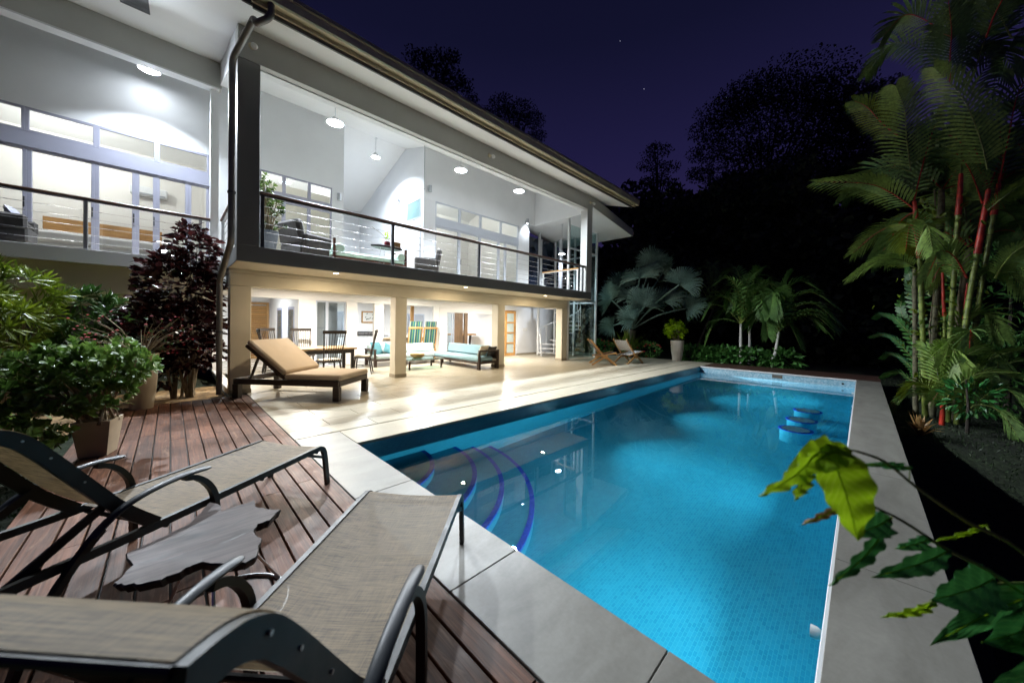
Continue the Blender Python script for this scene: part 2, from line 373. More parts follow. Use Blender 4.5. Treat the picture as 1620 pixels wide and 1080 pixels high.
# ------------------------------------------------------------------ mesh builder
class MB:
    def __init__(s, M=None): s.v = []; s.f = []; s.M = M
    def add(s, vs_, fs_):
        o = len(s.v)
        if s.M is not None: vs_ = [s.M @ Vector(p) for p in vs_]
        s.v += [tuple(p) for p in vs_]; s.f += [tuple(i+o for i in f) for f in fs_]
        return s
    def box(s, x0, x1, y0, y1, z0, z1, b=0):
        if x1 < x0: x0, x1 = x1, x0
        if y1 < y0: y0, y1 = y1, y0
        if z1 < z0: z0, z1 = z1, z0
        if not b:
            v = [(x, y, z) for z in (z0, z1) for y in (y0, y1) for x in (x0, x1)]
            return s.add(v, [(0, 2, 3, 1), (4, 5, 7, 6), (0, 1, 5, 4), (2, 6, 7, 3), (0, 4, 6, 2), (1, 3, 7, 5)])
        b = min(b, (x1-x0)*.49, (y1-y0)*.49, (z1-z0)*.49)
        lo, hi = (x0, y0, z0), (x1, y1, z1); v = []; ix = {}
        for c in range(8):
            sg = ((c & 1), (c >> 1) & 1, (c >> 2) & 1)
            for a in range(3):
                p = [hi[k] if sg[k] else lo[k] for k in range(3)]
                for k in range(3):
                    if k != a: p[k] += -b if sg[k] else b
                ix[(c, a)] = len(v); v.append(tuple(p))
        f = []
        def wind(ids, n):
            a_, b_, c_ = (Vector(v[i]) for i in ids[:3])
            return tuple(ids) if (b_-a_).cross(c_-a_).dot(n) > 0 else tuple(reversed(ids))
        for a in range(3):
            o1, o2 = [k for k in range(3) if k != a]
            for sg in (0, 1):
                base = sg << a
                ids = [ix[(base | (i << o1) | (j << o2), a)] for i, j in ((0, 0), (1, 0), (1, 1), (0, 1))]
                n = Vector((0, 0, 0)); n[a] = 1 if sg else -1
                f.append(wind(ids, n))
            for i in (0, 1):
                for j in (0, 1):
                    c0 = (i << o1) | (j << o2); c1 = c0 | (1 << a)
                    n = Vector((0, 0, 0)); n[o1] = 1 if i else -1; n[o2] = 1 if j else -1
                    f.append(wind([ix[(c0, o1)], ix[(c1, o1)], ix[(c1, o2)], ix[(c0, o2)]], n))
        for c in range(8):
            n = Vector([1 if (c >> k) & 1 else -1 for k in range(3)])
            f.append(wind([ix[(c, 0)], ix[(c, 1)], ix[(c, 2)]], n))
        return s.add(v, f)
    def bar(s, a, b, w, h, roll=0, bev=0):
        a, b = Vector(a), Vector(b); d = b-a; L = d.length; d.normalize()
        upv = Vector((0, 0, 1)) if abs(d.z) < .99 else Vector((1, 0, 0))
        y = upv.cross(d).normalized(); z = d.cross(y)
        M = Matrix((d, y, z)).transposed().to_4x4(); M.translation = a
        if roll: M = M @ Matrix.Rotation(roll, 4, 'X')
        t = MB(M if s.M is None else s.M @ M); t.box(0, L, -w/2, w/2, -h/2, h/2, bev)
        o = len(s.v); s.v += t.v; s.f += [tuple(i+o for i in f) for f in t.f]; return s
    def tube(s, pts, r, n=8, caps=True, sx=1.0):
        pts = [Vector(p) for p in pts]; k = len(pts)
        rs = r if isinstance(r, (list, tuple)) else [r]*k
        tang = [(pts[min(i+1, k-1)]-pts[max(i-1, 0)]).normalized() for i in range(k)]
        t0 = tang[0]; ref = Vector((0, 0, 1)) if abs(t0.z) < .9 else Vector((1, 0, 0))
        nx = ref.cross(t0).normalized(); v = []
        for i in range(k):
            nx = (nx - tang[i]*nx.dot(tang[i])).normalized(); ny = tang[i].cross(nx)
            for j in range(n):
                a = 2*math.pi*(j+.5)/n
                v.append(pts[i] + nx*math.cos(a)*rs[i]*sx + ny*math.sin(a)*rs[i])
        f = []
        for i in range(k-1):
            for j in range(n):
                f.append((i*n+j, i*n+(j+1) % n, (i+1)*n+(j+1) % n, (i+1)*n+j))
        if caps: f.append(tuple(reversed(range(n)))); f.append(tuple(range((k-1)*n, k*n)))
        return s.add(v, f)
    def lathe(s, prof, n=24, c=(0, 0, 0), cap=True):
        v = []; f = []; k = len(prof)
        for r, z in prof:
            for j in range(n):
                a = 2*math.pi*j/n; v.append((c[0]+r*math.cos(a), c[1]+r*math.sin(a), c[2]+z))
        for i in range(k-1):
            for j in range(n): f.append((i*n+j, i*n+(j+1) % n, (i+1)*n+(j+1) % n, (i+1)*n+j))
        if cap: f.append(tuple(reversed(range(n)))); f.append(tuple(range((k-1)*n, k*n)))
        return s.add(v, f)
    def prism(s, poly, z0, z1):
        n = len(poly); v = [(x, y, z0) for x, y in poly]+[(x, y, z1) for x, y in poly]
        f = [tuple(reversed(range(n))), tuple(range(n, 2*n))]+[(i, (i+1) % n, n+(i+1) % n, n+i) for i in range(n)]
        return s.add(v, f)
    def prism_x(s, poly, x0, x1):   # polygon in (y, z), extruded along x
        n = len(poly); v = [(x0, y, z) for y, z in poly]+[(x1, y, z) for y, z in poly]
        f = [tuple(range(n)), tuple(reversed(range(n, 2*n)))]+[(i, n+i, n+(i+1) % n, (i+1) % n) for i in range(n)]
        return s.add(v, f)
    def grid(s, P):                 # list of rows of points
        n, m = len(P), len(P[0]); v = [p for r in P for p in r]
        f = [(i*m+j, i*m+j+1, (i+1)*m+j+1, (i+1)*m+j) for i in range(n-1) for j in range(m-1)]
        return s.add(v, f)

OFF = {}
def build(name, mb, mat, parent=None, smooth=False, kind=None, recalc=False, center=True):
    me = bpy.data.meshes.new(name)
    if center and mb.v:
        a = np.array(mb.v); c = Vector(((a.min(0)+a.max(0))/2).tolist())
    else: c = Vector((0, 0, 0))
    me.from_pydata([(x-c.x, y-c.y, z-c.z) for x, y, z in mb.v], [], mb.f)
    if recalc:
        bm = bmesh.new(); bm.from_mesh(me); bmesh.ops.recalc_face_normals(bm, faces=bm.faces); bm.to_mesh(me); bm.free()
    if smooth:
        me.shade_smooth()
        try: me.set_sharp_from_angle(angle=R(38))
        except Exception: pass
    me.materials.append(MATS[mat] if isinstance(mat, str) else mat)
    o = bpy.data.objects.new(name, me); COL.objects.link(o)
    if parent: o.parent = parent; o.location = c - OFF[parent]
    else: o.location = c
    OFF[o] = c
    if kind: o['kind'] = kind
    return o
def tag(o, label, cat, group=None):
    o['label'] = label; o['category'] = cat
    if group: o['group'] = group
    return o
def thing(name, label, cat, loc=(0, 0, 0), rz=0, group=None, world=False):
    o = bpy.data.objects.new(name, None); COL.objects.link(o); o.empty_display_size = .2
    o.location = loc; o.rotation_euler = (0, 0, rz); OFF[o] = Vector(loc) if world else Vector((0, 0, 0))
    return tag(o, label, cat, group)
def dup(root, loc, rz, label):
    r = root.copy(); COL.objects.link(r); r.location = loc; r.rotation_euler = (0, 0, rz); r['label'] = label
    for ch in list(root.children):
        c = ch.copy(); COL.objects.link(c); c.parent = r
        for g in ch.children:
            d = g.copy(); COL.objects.link(d); d.parent = c
    return r
def share(src, name, loc, parent, rz=0):     # another piece with the same mesh; loc in the root's frame
    o = bpy.data.objects.new(name, src.data); COL.objects.link(o); o.parent = parent
    o.location = Vector(loc)-OFF[parent]; o.rotation_euler = (0, 0, rz); OFF[o] = Vector(loc); return o
def lamp(name, kind, loc, energy, color=(1, 1, 1), size=.1, parent=None, rot=(0, 0, 0), spot=None, blend=.6, spread=None):
    d = bpy.data.lights.new(name, kind); d.energy = energy; d.color = color
    if kind == 'AREA':
        d.shape = 'DISK'; d.size = size
        if spread: d.spread = R(spread)
    else: d.shadow_soft_size = size
    if kind == 'SPOT': d.spot_size = R(spot); d.spot_blend = blend
    o = bpy.data.objects.new(name, d); COL.objects.link(o)
    if parent: o.parent = parent; o.location = Vector(loc)-OFF[parent]
    else: o.location = loc
    o.rotation_euler = rot
    return o
def roofz(y): return 7.05+.285*(y-8.15) if y <= 12.5 else 8.29-.326*(y-12.5)

# ================================================================== SETTING
rng = random.Random(11)
WL = -0.27                                   # water level
PX0, PX1, PY0, PY1, PZ = 1.75, 15.55, 0.10, 4.68, -1.45
def ground_h(x, y):
    r = math.hypot(x-8, y-8)
    h = -.12 if x < 1.0 else -.36
    if y < -.45 and x > .5:
        h -= min(.6, (-.45-y)*.07); k = min(1, max(0, (10-x)/3.5)); h -= .95*k*k*(3-2*k)
    if r > 26: h += (r-26)*.24*(1 if x > 0 else .5)
    return h
xs = sorted(set([-220, -140, -90, -60, -40, -30, -22, -16, -12, -9, -7, -5.5, -4.5, -3.5, -2.8, -2.2, -1.6, -1, -.3, .4, 1.0, 1.5] +
                [1.5+i*(15.8-1.5)/14 for i in range(15)] + [16.5, 17.2, 18, 19, 20, 21.5, 23, 25, 27, 30, 34, 39, 45, 52, 60, 75, 95, 130, 180, 260]))
ys = sorted(set([-220, -140, -90, -60, -45, -34, -26, -20, -15, -12, -10, -8, -6.5, -5, -4, -3, -2.2, -1.5, -.9, -.2, 1, 2, 3, 4, 4.9, 5.6, 6.5, 7.5, 8.5, 9.5, 10.5, 11.5, 12.5, 14, 16, 18, 20, 23, 26, 30, 35, 41, 48, 56, 66, 80, 100, 140, 200, 260]))
g = MB(); vid = {}
for i, x in enumerate(xs):
    for j, y in enumerate(ys):
        vid[i, j] = len(g.v); j_ = .03 if math.hypot(x-8, y-8) < 22 else 1.0
        g.v.append((x, y, ground_h(x, y)+rng.uniform(-j_, j_)*(0 if (-1.2 < x < 18 and -1 < y < 18) else 1)))
for i in range(len(xs)-1):
    for j in range(len(ys)-1):
        if 1.45 < xs[i] and xs[i+1] < 15.85 and -.25 < ys[j] and ys[j+1] < 4.95: continue
        g.f.append((vid[i, j], vid[i+1, j], vid[i+1, j+1], vid[i, j+1]))
build('ground', g, 'garden_ground', kind='structure', center=False, smooth=True)

# garden bed beside the deck, lit ground under the red shrub
gb = MB(); n = 26
P = []
for i in range(n+1):
    row = []
    for j in range(n+1):
        x = -6.5+i*(0.86+6.5)/n; y = (6.9 if x < -.95 else 9.32)+j*(11.2-(6.9 if x < -.95 else 9.32))/n
        row.append((x, y, -.05+rng.uniform(-.02, .02)))
    P.append(row)
gb.grid(P); build('garden_bed', gb, 'mulch', kind='structure', smooth=True)

# ---- timber deck
dk = MB().box(-.86, 1.175, -2.2, 9.24, -.11, -.055); deck = build('deck', dk, 'drain_slot', kind='structure')
pitch = .148
for k in range(14):
    x1 = 1.183-k*pitch; x0 = x1-.136
    y = -2.2-rng.uniform(0, 2.0); y_end = 9.25
    while y < y_end:
        L = rng.choice((1.9, 2.4, 3.0, 3.6)); a = max(y, -2.2); b = min(y+L, y_end)
        if y_end-b < .5: b = y_end
        if b-a > .3:
            o = build('plank', MB().box(x0, x1, a+.002, b-.002, -.035, -rng.uniform(0, .003), .004), 'deck_wood', deck)
            o.rotation_euler = (0, R(rng.uniform(-.35, .35)), 0)
        y = b
        if b >= y_end: break
build('edge_joist', MB().box(1.1845, 1.1915, -2.2, 9.25, -.09, -.012), 'drain_slot', deck)

# far boardwalk beyond the pool
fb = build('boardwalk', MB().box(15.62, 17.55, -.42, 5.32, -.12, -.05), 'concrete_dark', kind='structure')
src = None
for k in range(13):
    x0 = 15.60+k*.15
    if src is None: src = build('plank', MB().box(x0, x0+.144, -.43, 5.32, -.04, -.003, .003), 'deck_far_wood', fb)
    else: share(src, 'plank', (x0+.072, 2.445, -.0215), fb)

# ---- terrace floor: running-bond porcelain tiles
TX0, TX1, TY0, TY1 = 1.194, 17.40, 5.37, 13.41
tf = build('terrace_floor', MB().box(TX0, TX1, TY0, TY1, -.14, -.007), 'grout', kind='structure')
NX, NY = 14, 20; tl = (TX1-TX0)/NX; tw = (TY1-TY0)/NY
full = half = None
for j in range(NY):
    y0 = TY0+j*tw; x = TX0; first = True
    spans = []
    if j % 2: spans = [(TX0, tl/2)]+[(TX0+tl/2+i*tl, tl) for i in range(NX-1)]+[(TX1-tl/2, tl/2)]
    else: spans = [(TX0+i*tl, tl) for i in range(NX)]
    for x0, L in spans:
        c = (x0+L/2, y0+tw/2, -.006)
        mbx = lambda: MB().box(x0+.004, x0+L-.004, y0+.004, y0+tw-.004, -.012, 0, .002)
        if L > tl*.7:
            if full is None: full = build('tile', mbx(), 'terrace_tile', tf)
            else: share(full, 'tile', c, tf)
        else:
            if half is None: half = build('tile', mbx(), 'terrace_tile', tf)
            else: share(half, 'tile', c, tf)
dr = MB().box(TX0, TX1, 5.332, 5.368, -.10, -.02)
build('slot_drain', dr, 'drain_slot', tf)
build('drain_bar', MB().box(TX0, TX1, 5.345, 5.355, -.02, -.001), 'terrace_tile', tf)

# ---- coping round the pool
cp = build('pool_coping', MB().box(1.195, PX0-.04, -.41, 5.32, -.4, -.042).box(PX0-.03, 17.38, PY1+.04, 5.32, -.4, -.042)
           .box(PX0-.03, 17.5, -.41, PY0-.04, -.4, -.042), 'grout', kind='structure')
def slab(x0, x1, y0, y1, m='coping_stone', top=0.0):
    return build('coping_slab', MB().box(x0, x1, y0, y1, -.04, top, .004), m, cp)
yj = [-.42, .645, 1.70, 3.2, 5.33]
for a, b in zip(yj, yj[1:]): slab(1.196, PX0+.012, a+.002, b-.002)
x = PX0+.014; i = 0
while x < 17.3:
    b = min(x+1.16, 17.4); slab(x+.002, b-.002, PY1-.012, 5.33, 'terrace_tile'); x = b
x = PX0+.014
for b in (3.32, 5.6, 7.9, 10.2, 12.5, 14.8, 15.58):
    slab(x+.002, b-.002, -.42, PY0+.006); x = b
slab(15.584, 17.5, -.42, -.434+.001) if False else None

# ---- pool basin
pb = build('pool_basin', MB().box(PX0-.2, PX1+.2, PY0-.2, PY1+.2, PZ-.2, PZ)
           .box(PX0-.2, PX0, PY0-.2, PY1+.2, PZ, -.043).box(PX0, PX1, PY1, PY1+.2, PZ, -.043)
           .box(PX0, PX1, PY0-.2, PY0, PZ, -.043), 'pool_mosaic', kind='structure')
build('pool_wall', MB().box(PX1, PX1+.2, PY0-.2, PY1+.2, PZ, -.05), 'pool_mosaic_pale', pb)
build('edge_bead', MB().box(PX0+.02, PX1, PY0, PY0+.022, -.045, -.002, .004), 'pool_white', pb)
build('edge_bead', MB().box(PX1-.02, PX1+.03, PY0+.024, PY1-.014, -.048, -.001, .004), 'pool_white', pb)
build('skimmer', MB().box(PX1-.006, PX1+.02, 1.98, 2.28, -.19, -.07), 'pot_taupe', pb)
for yy in (.32, .33):
    pass
build('inlet', MB(Matrix.Translation((PX1-.006, .42, -.16)) @ Matrix.Rotation(R(90), 4, 'Y')).lathe([(.03, -.01), (.03, .01)], 12), 'drain_slot', pb)
for px_, py_ in ((1303, 985), (1351, 655)):
    q = at_y(px_, py_, PY0+.02)
    build('wall_fitting', MB(Matrix.Translation((q.x, PY0+.045, -.10)) @ Matrix.Rotation(R(90), 4, 'X')).lathe([(.032, -.03), (.032, .0), (.02, .02)], 14), 'pool_white', pb, smooth=True)
# quarter-round entry steps in the near corner, each with a dark blue edge
prev = 0.0
for rad, z in ((1.02, -.48), (1.60, -.72), (1.97, -.96), (2.37, -1.20)):
    def arc(r_, n=22): return [(PX0+r_*math.cos(-math.pi/2*i/n), PY1+r_*math.sin(-math.pi/2*i/n)) for i in range(n+1)]
    poly = [(PX0-.01, PY1+.01)]+arc(rad)
    poly = [(x_ if x_ > PX0+.001 else PX0-.01, y_ if y_ < PY1-.001 else PY1+.01) for x_, y_ in poly]
    st = build('step', MB().prism(list(reversed(poly)), PZ-.02, z), 'pool_mosaic', pb, recalc=True)
    o_, i_ = arc(rad+.004), arc(rad-.06)
    e_ = MB(); nn = len(o_)
    v_ = [(x_, y_, z+.004) for x_, y_ in o_]+[(x_, y_, z+.004) for x_, y_ in i_]+[(x_, y_, z-.05) for x_, y_ in o_]
    f_ = [(k, k+1, nn+k+1, nn+k) for k in range(nn-1)]+[(k, 2*nn+k, 2*nn+k+1, k+1) for k in range(nn-1)]
    e_.add(v_, f_); build('step_edge', e_, 'tile_blue', st)
# bench along the near wall with its own blue edge
bn = build('step', MB().box(PX0-.01, PX0+.42, PY0-.01, 2.35, PZ-.02, -.62), 'pool_mosaic', pb) if False else None

water = build('water', MB().grid([[(PX0-.02+i*(PX1-PX0+.04)/24, PY0-.02+j*(PY1-PY0+.04)/10, WL) for i in range(25)] for j in range(11)]), 'water', kind='structure')
water.data.shade_smooth()

# submerged stools
for i, (xx, lab) in enumerate(((8.66, 'nearest of the three submerged round pool stools with blue rim'), (9.6, 'middle one of the three submerged round pool stools'), (10.75, 'farthest of the three submerged round pool stools'))):
    t = thing('pool_stool', lab, 'stool', (xx, .88, PZ), group='stools in the pool')
    h = -.60-PZ
    build('pedestal', MB().lathe([(.25, 0), (.25, h-.05)], 28), 'pool_mosaic', t, smooth=True)
    build('rim', MB().lathe([(.255, h-.05), (.275, h-.045), (.275, h-.005), (.265, h), (.22, h+.002)], 28), 'tile_blue', t, smooth=True)
    build('seat', MB().lathe([(.218, h-.02), (.218, h+.004), (.0, h+.004)], 28, cap=False), 'pool_mosaic_pale', t)
# underwater lamps in both long walls; garden side ones added to even the glow
for i, (xx, side, lab, e) in enumerate(((6.0, 1, 'round underwater lamp in the house side pool wall nearest the steps', 86), (8.8, 1, 'round underwater lamp in the middle of the house side pool wall', 98),
                                     (11.6, 1, 'third round underwater lamp along the house side pool wall', 98), (14.3, 1, 'round underwater lamp in the house side pool wall at the far end', 95),
                                     (3.0, -1, 'added round underwater lamp in the garden side pool wall nearest the viewer', 38), (5.6, -1, 'second added round underwater lamp along the garden side pool wall', 36), (12.9, -1, 'added round underwater lamp in the garden side pool wall beyond the stools', 42))):
    y0 = PY1 if side > 0 else PY0
    t = thing('pool_lamp', lab, 'lamp', (xx, y0, -.45), group='underwater lamps', world=True)
    M = Matrix.Translation((xx, y0-.006*side, -.45)) @ Matrix.Rotation(R(90*side), 4, 'X')
    build('trim_ring', MB(M).lathe([(.055, -.006), (.075, -.004), (.075, .006), (.055, .010)], 24), 'pool_mosaic', t, smooth=True)
    build('lens', MB(M).lathe([(.055, .0), (.0, .003)], 24, cap=False), 'lamp_pool', t)
    lamp('pool_light', 'AREA', (xx, y0-.03*side, -.45), e, (.80, .95, 1.0), .11, t, rot=(R(-104 if side > 0 else 100), 0, 0), spread=98 if side > 0 else 140)
t = thing('pool_lamp', 'added round underwater lamp in the near end wall of the pool', 'lamp', (PX0, .95, -.45), group='underwater lamps', world=True)  # unseen lamp added to fill the dark near corner of the pool
M = Matrix.Translation((PX0+.006, .95, -.45)) @ Matrix.Rotation(R(90), 4, 'Y')
build('trim_ring', MB(M).lathe([(.055, -.006), (.075, -.004), (.075, .006), (.055, .010)], 24), 'pool_mosaic', t, smooth=True)
build('lens', MB(M).lathe([(.055, .0), (.0, .003)], 24, cap=False), 'lamp_pool', t)
lamp('pool_light', 'AREA', (PX0+.03, .95, -.45), 44, (.80, .95, 1.0), .11, t, rot=(0, R(-98), 0), spread=150)
# ================================================================== HOUSE
house = thing('house', 'two storey white house with long lit balcony and pool terrace below', 'house', (6.8, 9.45, 0), world=True)
def hp(name, mb, mat, parent=None, **k): return build(name, mb, mat, parent or house, **k)
YF = 8.15; XL, XR = .87, 12.75
# --- first floor slab, fascia and soffit
hp('fascia', MB().box(XL, XR, YF, YF+.10, 2.70, 3.005, .006), 'paint_grey_shaded')
hp('fascia', MB().box(XL, XL+.10, YF+.102, 11.28, 2.70, 3.005, .006), 'paint_grey_shaded')
hp('fascia', MB().box(-9, XL+.098, 11.3, 11.4, 2.72, 3.01, .006), 'paint_white')
hp('floor_slab', MB().box(XL+.1, XR-.002, YF+.1, 18, 2.72, 2.99), 'interior_floor')
hp('floor_slab', MB().box(-9, XL+.095, 11.402, 18, 2.74, 2.99), 'interior_floor')
hp('balcony_soffit', MB().box(XL+.004, XR-.004, YF+.02, 9.5, 2.692, 2.698), 'paint_beige')
hp('beam', MB().box(-9, .86, 11.62, 11.9, 2.15, 2.739, .01), 'paint_beige')
hp('beam', MB().box(-9, .86, 12.0, 12.25, 1.85, 2.72, .01), 'paint_beige')
hp('wall', MB().box(-9, .86, 15.5, 15.7, -.1, 2.74), 'concrete_dark')
# --- lower pillars and front beam
for x0, x1 in ((.90, 1.27), (4.62, 4.97), (8.60, 8.96), (12.47, 12.85)):
    p = hp('pillar', MB().box(x0, x1, 9.45, 9.80, .0, 2.33, .012), 'paint_beige')
    hp('plinth', MB().box(x0-.008, x1+.008, 9.442, 9.808, 0, .10, .004), 'plinth_tile', p)
hp('beam', MB().box(.90, 12.85, 9.45, 9.80, 2.335, 2.60, .008), 'paint_beige')
hp('beam', MB().box(.89, 12.86, 9.438, 9.81, 2.603, 2.69, .006), 'paint_beige')
hp('beam', MB().box(.90, 1.2, 9.812, 13.4, 2.335, 2.60, .008), 'paint_interior')
hp('sill', MB().box(.88, 1.05, 9.82, 13.4, -.05, .10, .008), 'paint_interior')
hp('terrace_ceiling', MB().box(1.2, 12.85, 9.812, 18, 2.62, 2.66), 'paint_interior')
# --- upper columns and beams
hp('column', MB().box(XL, 1.215, YF+.002, 8.50, 3.006, 6.448, .008), 'paint_grey_shaded')
hp('column', MB().box(12.37, XR, YF+.002, 8.48, 3.006, 6.448, .008), 'paint_grey')
hp('beam', MB().box(XL-.001, XR+.001, YF, 8.47, 6.45, 7.08), 'paint_grey')
hp('beam_trim', MB().box(1.22, 12.36, 8.30, 8.48, 6.425, 6.449), 'paint_white')
def sloped(x0, x1, y0, y1, th, dz=0): return MB().prism_x([(y0, roofz(y0)+dz-th), (y0, roofz(y0)+dz), (y1, roofz(y1)+dz), (y1, roofz(y1)+dz-th)], x0, x1)
hp('beam', sloped(XL, 1.12, 8.472, 11.298, .55, -.005), 'paint_white', recalc=True)
hp('beam', MB().box(-9, .9, 11.3, 11.55, 7.32, roofz(11.3)-.004), 'paint_grey')
hp('beam_trim', MB().box(-9, .86, 11.30, 11.56, 7.285, 7.319), 'paint_white')
hp('corner_post', MB().box(.70, .86, 11.42, 11.56, 3.01, 7.284), 'paint_white')
# --- roof
rf = hp('roof', MB().prism_x([(7.14, roofz(7.14)+.005), (7.14, roofz(7.14)+.20), (12.5, 8.29+.22), (20, roofz(20)+.2), (20, roofz(20)+.005), (12.5, 8.295)], -9, 14.2), 'downpipe_metal', recalc=True)
hp('ceiling', MB().prism_x([(7.15, roofz(7.15)-.02), (7.15, roofz(7.15)), (12.5, 8.29), (20, roofz(20)), (20, roofz(20)-.02), (12.5, 8.27)], -8.99, 14.19), 'paint_ceiling', rf, recalc=True)
hp('fascia_board', MB().box(.95, 14.21, 7.10, 7.138, 6.70, 7.02, .004), 'paint_grey_shaded', rf)
gp = [(6.93, 6.86), (6.955, 6.835), (7.095, 6.835), (7.095, 6.85), (6.965, 6.85), (6.945, 6.875), (6.935, 6.97), (6.95, 7.0), (6.935, 7.035), (6.955, 7.06), (6.945, 7.10), (6.92, 7.10), (6.925, 7.06), (6.905, 7.03), (6.92, 6.99)]
hp('gutter', MB().prism_x(gp, .92, 14.5), 'gutter_metal', rf, recalc=True)
hp('gutter_lip', MB().box(.93, 14.4, 7.06, 7.099, 6.77, 6.80).box(.93, 14.4, 7.05, 7.06, 6.765, 6.83), 'gutter_metal', rf)
hp('skylight', MB().prism_x([(9.0, roofz(9.0)-.021), (9.0, roofz(9.0)-.034), (9.9, roofz(9.9)-.034), (9.9, roofz(9.9)-.021)], -.68, -.29), 'drain_slot', rf, recalc=True)
# lower roof over the stair, falling to the right
def tz(x): return 6.64-.155*(x-12.75)
tr_ = hp('roof', MB().add([(12.76, YF+.02, tz(12.76)), (16.4, YF+.02, tz(16.4)), (16.4, 12.6, tz(16.4)), (12.76, 12.6, tz(12.76)),
                         (12.76, YF+.02, tz(12.76)+.42), (16.4, YF+.02, tz(16.4)+.30), (16.4, 12.6, tz(16.4)+.30), (12.76, 12.6, tz(12.76)+.42)],
                        [(0, 3, 2, 1), (4, 5, 6, 7), (0, 1, 5, 4), (1, 2, 6, 5), (2, 3, 7, 6), (3, 0, 4, 7)]), 'paint_ceiling')
hp('fascia_board', MB().add([(12.76, YF, tz(12.76)-.005), (16.45, YF, tz(16.45)-.005), (16.45, YF, tz(16.45)+.33), (12.76, YF, tz(12.76)+.45),
                             (12.76, YF+.018, tz(12.76)-.005), (16.45, YF+.018, tz(16.45)-.005), (16.45, YF+.018, tz(16.45)+.33), (12.76, YF+.018, tz(12.76)+.45)],
                            [(0, 1, 2, 3), (7, 6, 5, 4), (0, 4, 5, 1), (1, 5, 6, 2), (2, 6, 7, 3), (3, 7, 4, 0)]), 'paint_grey', tr_)
hp('gutter', MB().box(16.455, 16.58, YF+.02, 12.6, tz(16.4)+.10, tz(16.4)+.26, .02), 'gutter_metal', tr_)
# --- upper window walls
W1 = 12.4; W2 = 11.1
CH = lambda y: roofz(y)-.021
def wall_front(x0, x1, y, z0, z1, t=.14, mat='paint_white', name='wall'): return hp(name, MB().box(x0, x1, y, y+t, z0, z1), mat)
wall_front(-9, 4.16, W1, 6.0, CH(W1))
wall_front(.75, 1.84, W1, 2.995, 5.998)
wall_front(3.80, 4.16, W1, 2.995, 5.998)
wall_front(-9, .75, W1, 5.17, 5.48, mat='frame_lilac', name='transom')
wall_front(1.84, 3.80, W1, 5.22, 5.42, mat='frame_lilac', name='transom')
def window(x0, x1, y, z0, z1, fw_=.045, mat='frame_lilac', gl='window_glass', handle=None, dep=.06, name='window'):
    f = MB()
    f.box(x0, x0+fw_, y, y+dep, z0, z1, .004).box(x1-fw_, x1, y, y+dep, z0, z1, .004)
    f.box(x0+fw_, x1-fw_, y+.001, y+dep-.001, z0, z0+fw_).box(x0+fw_, x1-fw_, y+.001, y+dep-.001, z1-fw_, z1)
    w = hp(name, f, mat)
    hp('pane', MB().box(x0+fw_, x1-fw_, y+dep/2-.003, y+dep/2+.003, z0+fw_, z1-fw_), gl, w)
    if handle: hp('handle', MB().box(handle-.012, handle+.012, y-.02, y-.001, 3.9, 4.12, .004), 'post_dark', w)
    return w
for a, b in ((-5.2, -3.2), (-3.2, -2.17), (-2.17, -1.21), (-1.21, -.24), (-.24, .74)): window(a, b, W1, 5.482, 5.998, .05)
for a, b, h in ((-5.2, -3.3, None), (-3.3, -2.15, -2.19), (-2.15, -1.23, -1.27), (-1.23, -.60, -.63), (-.60, -.25, -.29), (-.25, .33, None), (.33, .74, None)): window(a, b, W1+.02, 2.995, 5.168, .06, handle=h)
for a, b in ((1.84, 2.45), (2.45, 3.13), (3.13, 3.80)):
    window(a, b, W1, 5.422, 5.998, .045); window(a, b, W1+.02, 2.995, 5.218, .05)
# right-hand block of the upper floor
wall_front(6.44, 12.0, W2, 6.07, CH(W2))
wall_front(6.44, 6.92, W2, 2.995, 6.068)
wall_front(11.30, 12.0, W2, 2.995, 6.068)
wall_front(12.002, 12.368, W2, 6.30, CH(W2)-.002)
wall_front(6.92, 11.30, W2, 5.20, 5.46, mat='frame_white', name='transom')
for a, b in ((6.92, 8.02), (8.02, 9.06), (9.06, 10.2), (10.2, 11.30)): window(a, b, W2, 5.462, 6.068, .05, 'frame_white')
for a, b, h in ((6.92, 8.02, None), (8.02, 9.05, 8.10), (9.05, 10.1, None), (10.1, 10.5, None), (10.5, 11.30, None)): window(a, b, W2+.02, 2.995, 5.198, .06, 'frame_white', handle=h)
hp('wall', MB().prism_x([(W2+.142, 2.995), (W2+.142, CH(W2+.142)), (12.5, 8.26), (17, CH(17)), (17, 2.995)], 6.44, 6.56), 'paint_white', recalc=True)
lw = hp('window', MB().box(6.425, 6.439, 11.30, 12.33, 5.42, 5.47).box(6.425, 6.439, 11.30, 12.33, 6.08, 6.13).box(6.425, 6.439, 11.30, 11.35, 5.47, 6.08).box(6.425, 6.439, 12.28, 12.33, 5.47, 6.08)
        .box(6.425, 6.439, 11.30, 12.33, 5.10, 5.16).box(6.425, 6.439, 11.30, 11.35, 3.0, 5.10).box(6.425, 6.439, 12.28, 12.33, 3.0, 5.10), 'frame_white')
hp('pane', MB().box(6.428, 6.436, 11.35, 12.28, 5.47, 6.08), 'stair_glass', lw)
hp('blind', MB().box(6.432, 6.4385, 11.35, 12.28, 3.02, 5.10), 'linen_white', lw)
hp('wall', MB().prism_x([(W1+.142, 2.995), (W1+.142, CH(W1+.142)), (17, CH(17)), (17, 2.995)], 4.04, 4.16), 'paint_white', recalc=True)
hp('wall', MB().box(4.16, 6.44, 17, 17.15, 2.995, CH(17)), 'paint_white')
hp('wall', MB().box(-9, 4.03, 16.6, 16.75, 2.995, CH(16.6)), 'paint_interior')
hp('wall', MB().prism_x([(W1+.142, 2.995), (W1+.142, CH(W1+.142)), (16.6, CH(16.6)), (16.6, 2.995)], .95, 1.07), 'paint_interior', recalc=True)
hp('wall', MB().box(6.57, 12.35, 15.6, 15.75, 2.995, CH(15.6)), 'paint_interior')
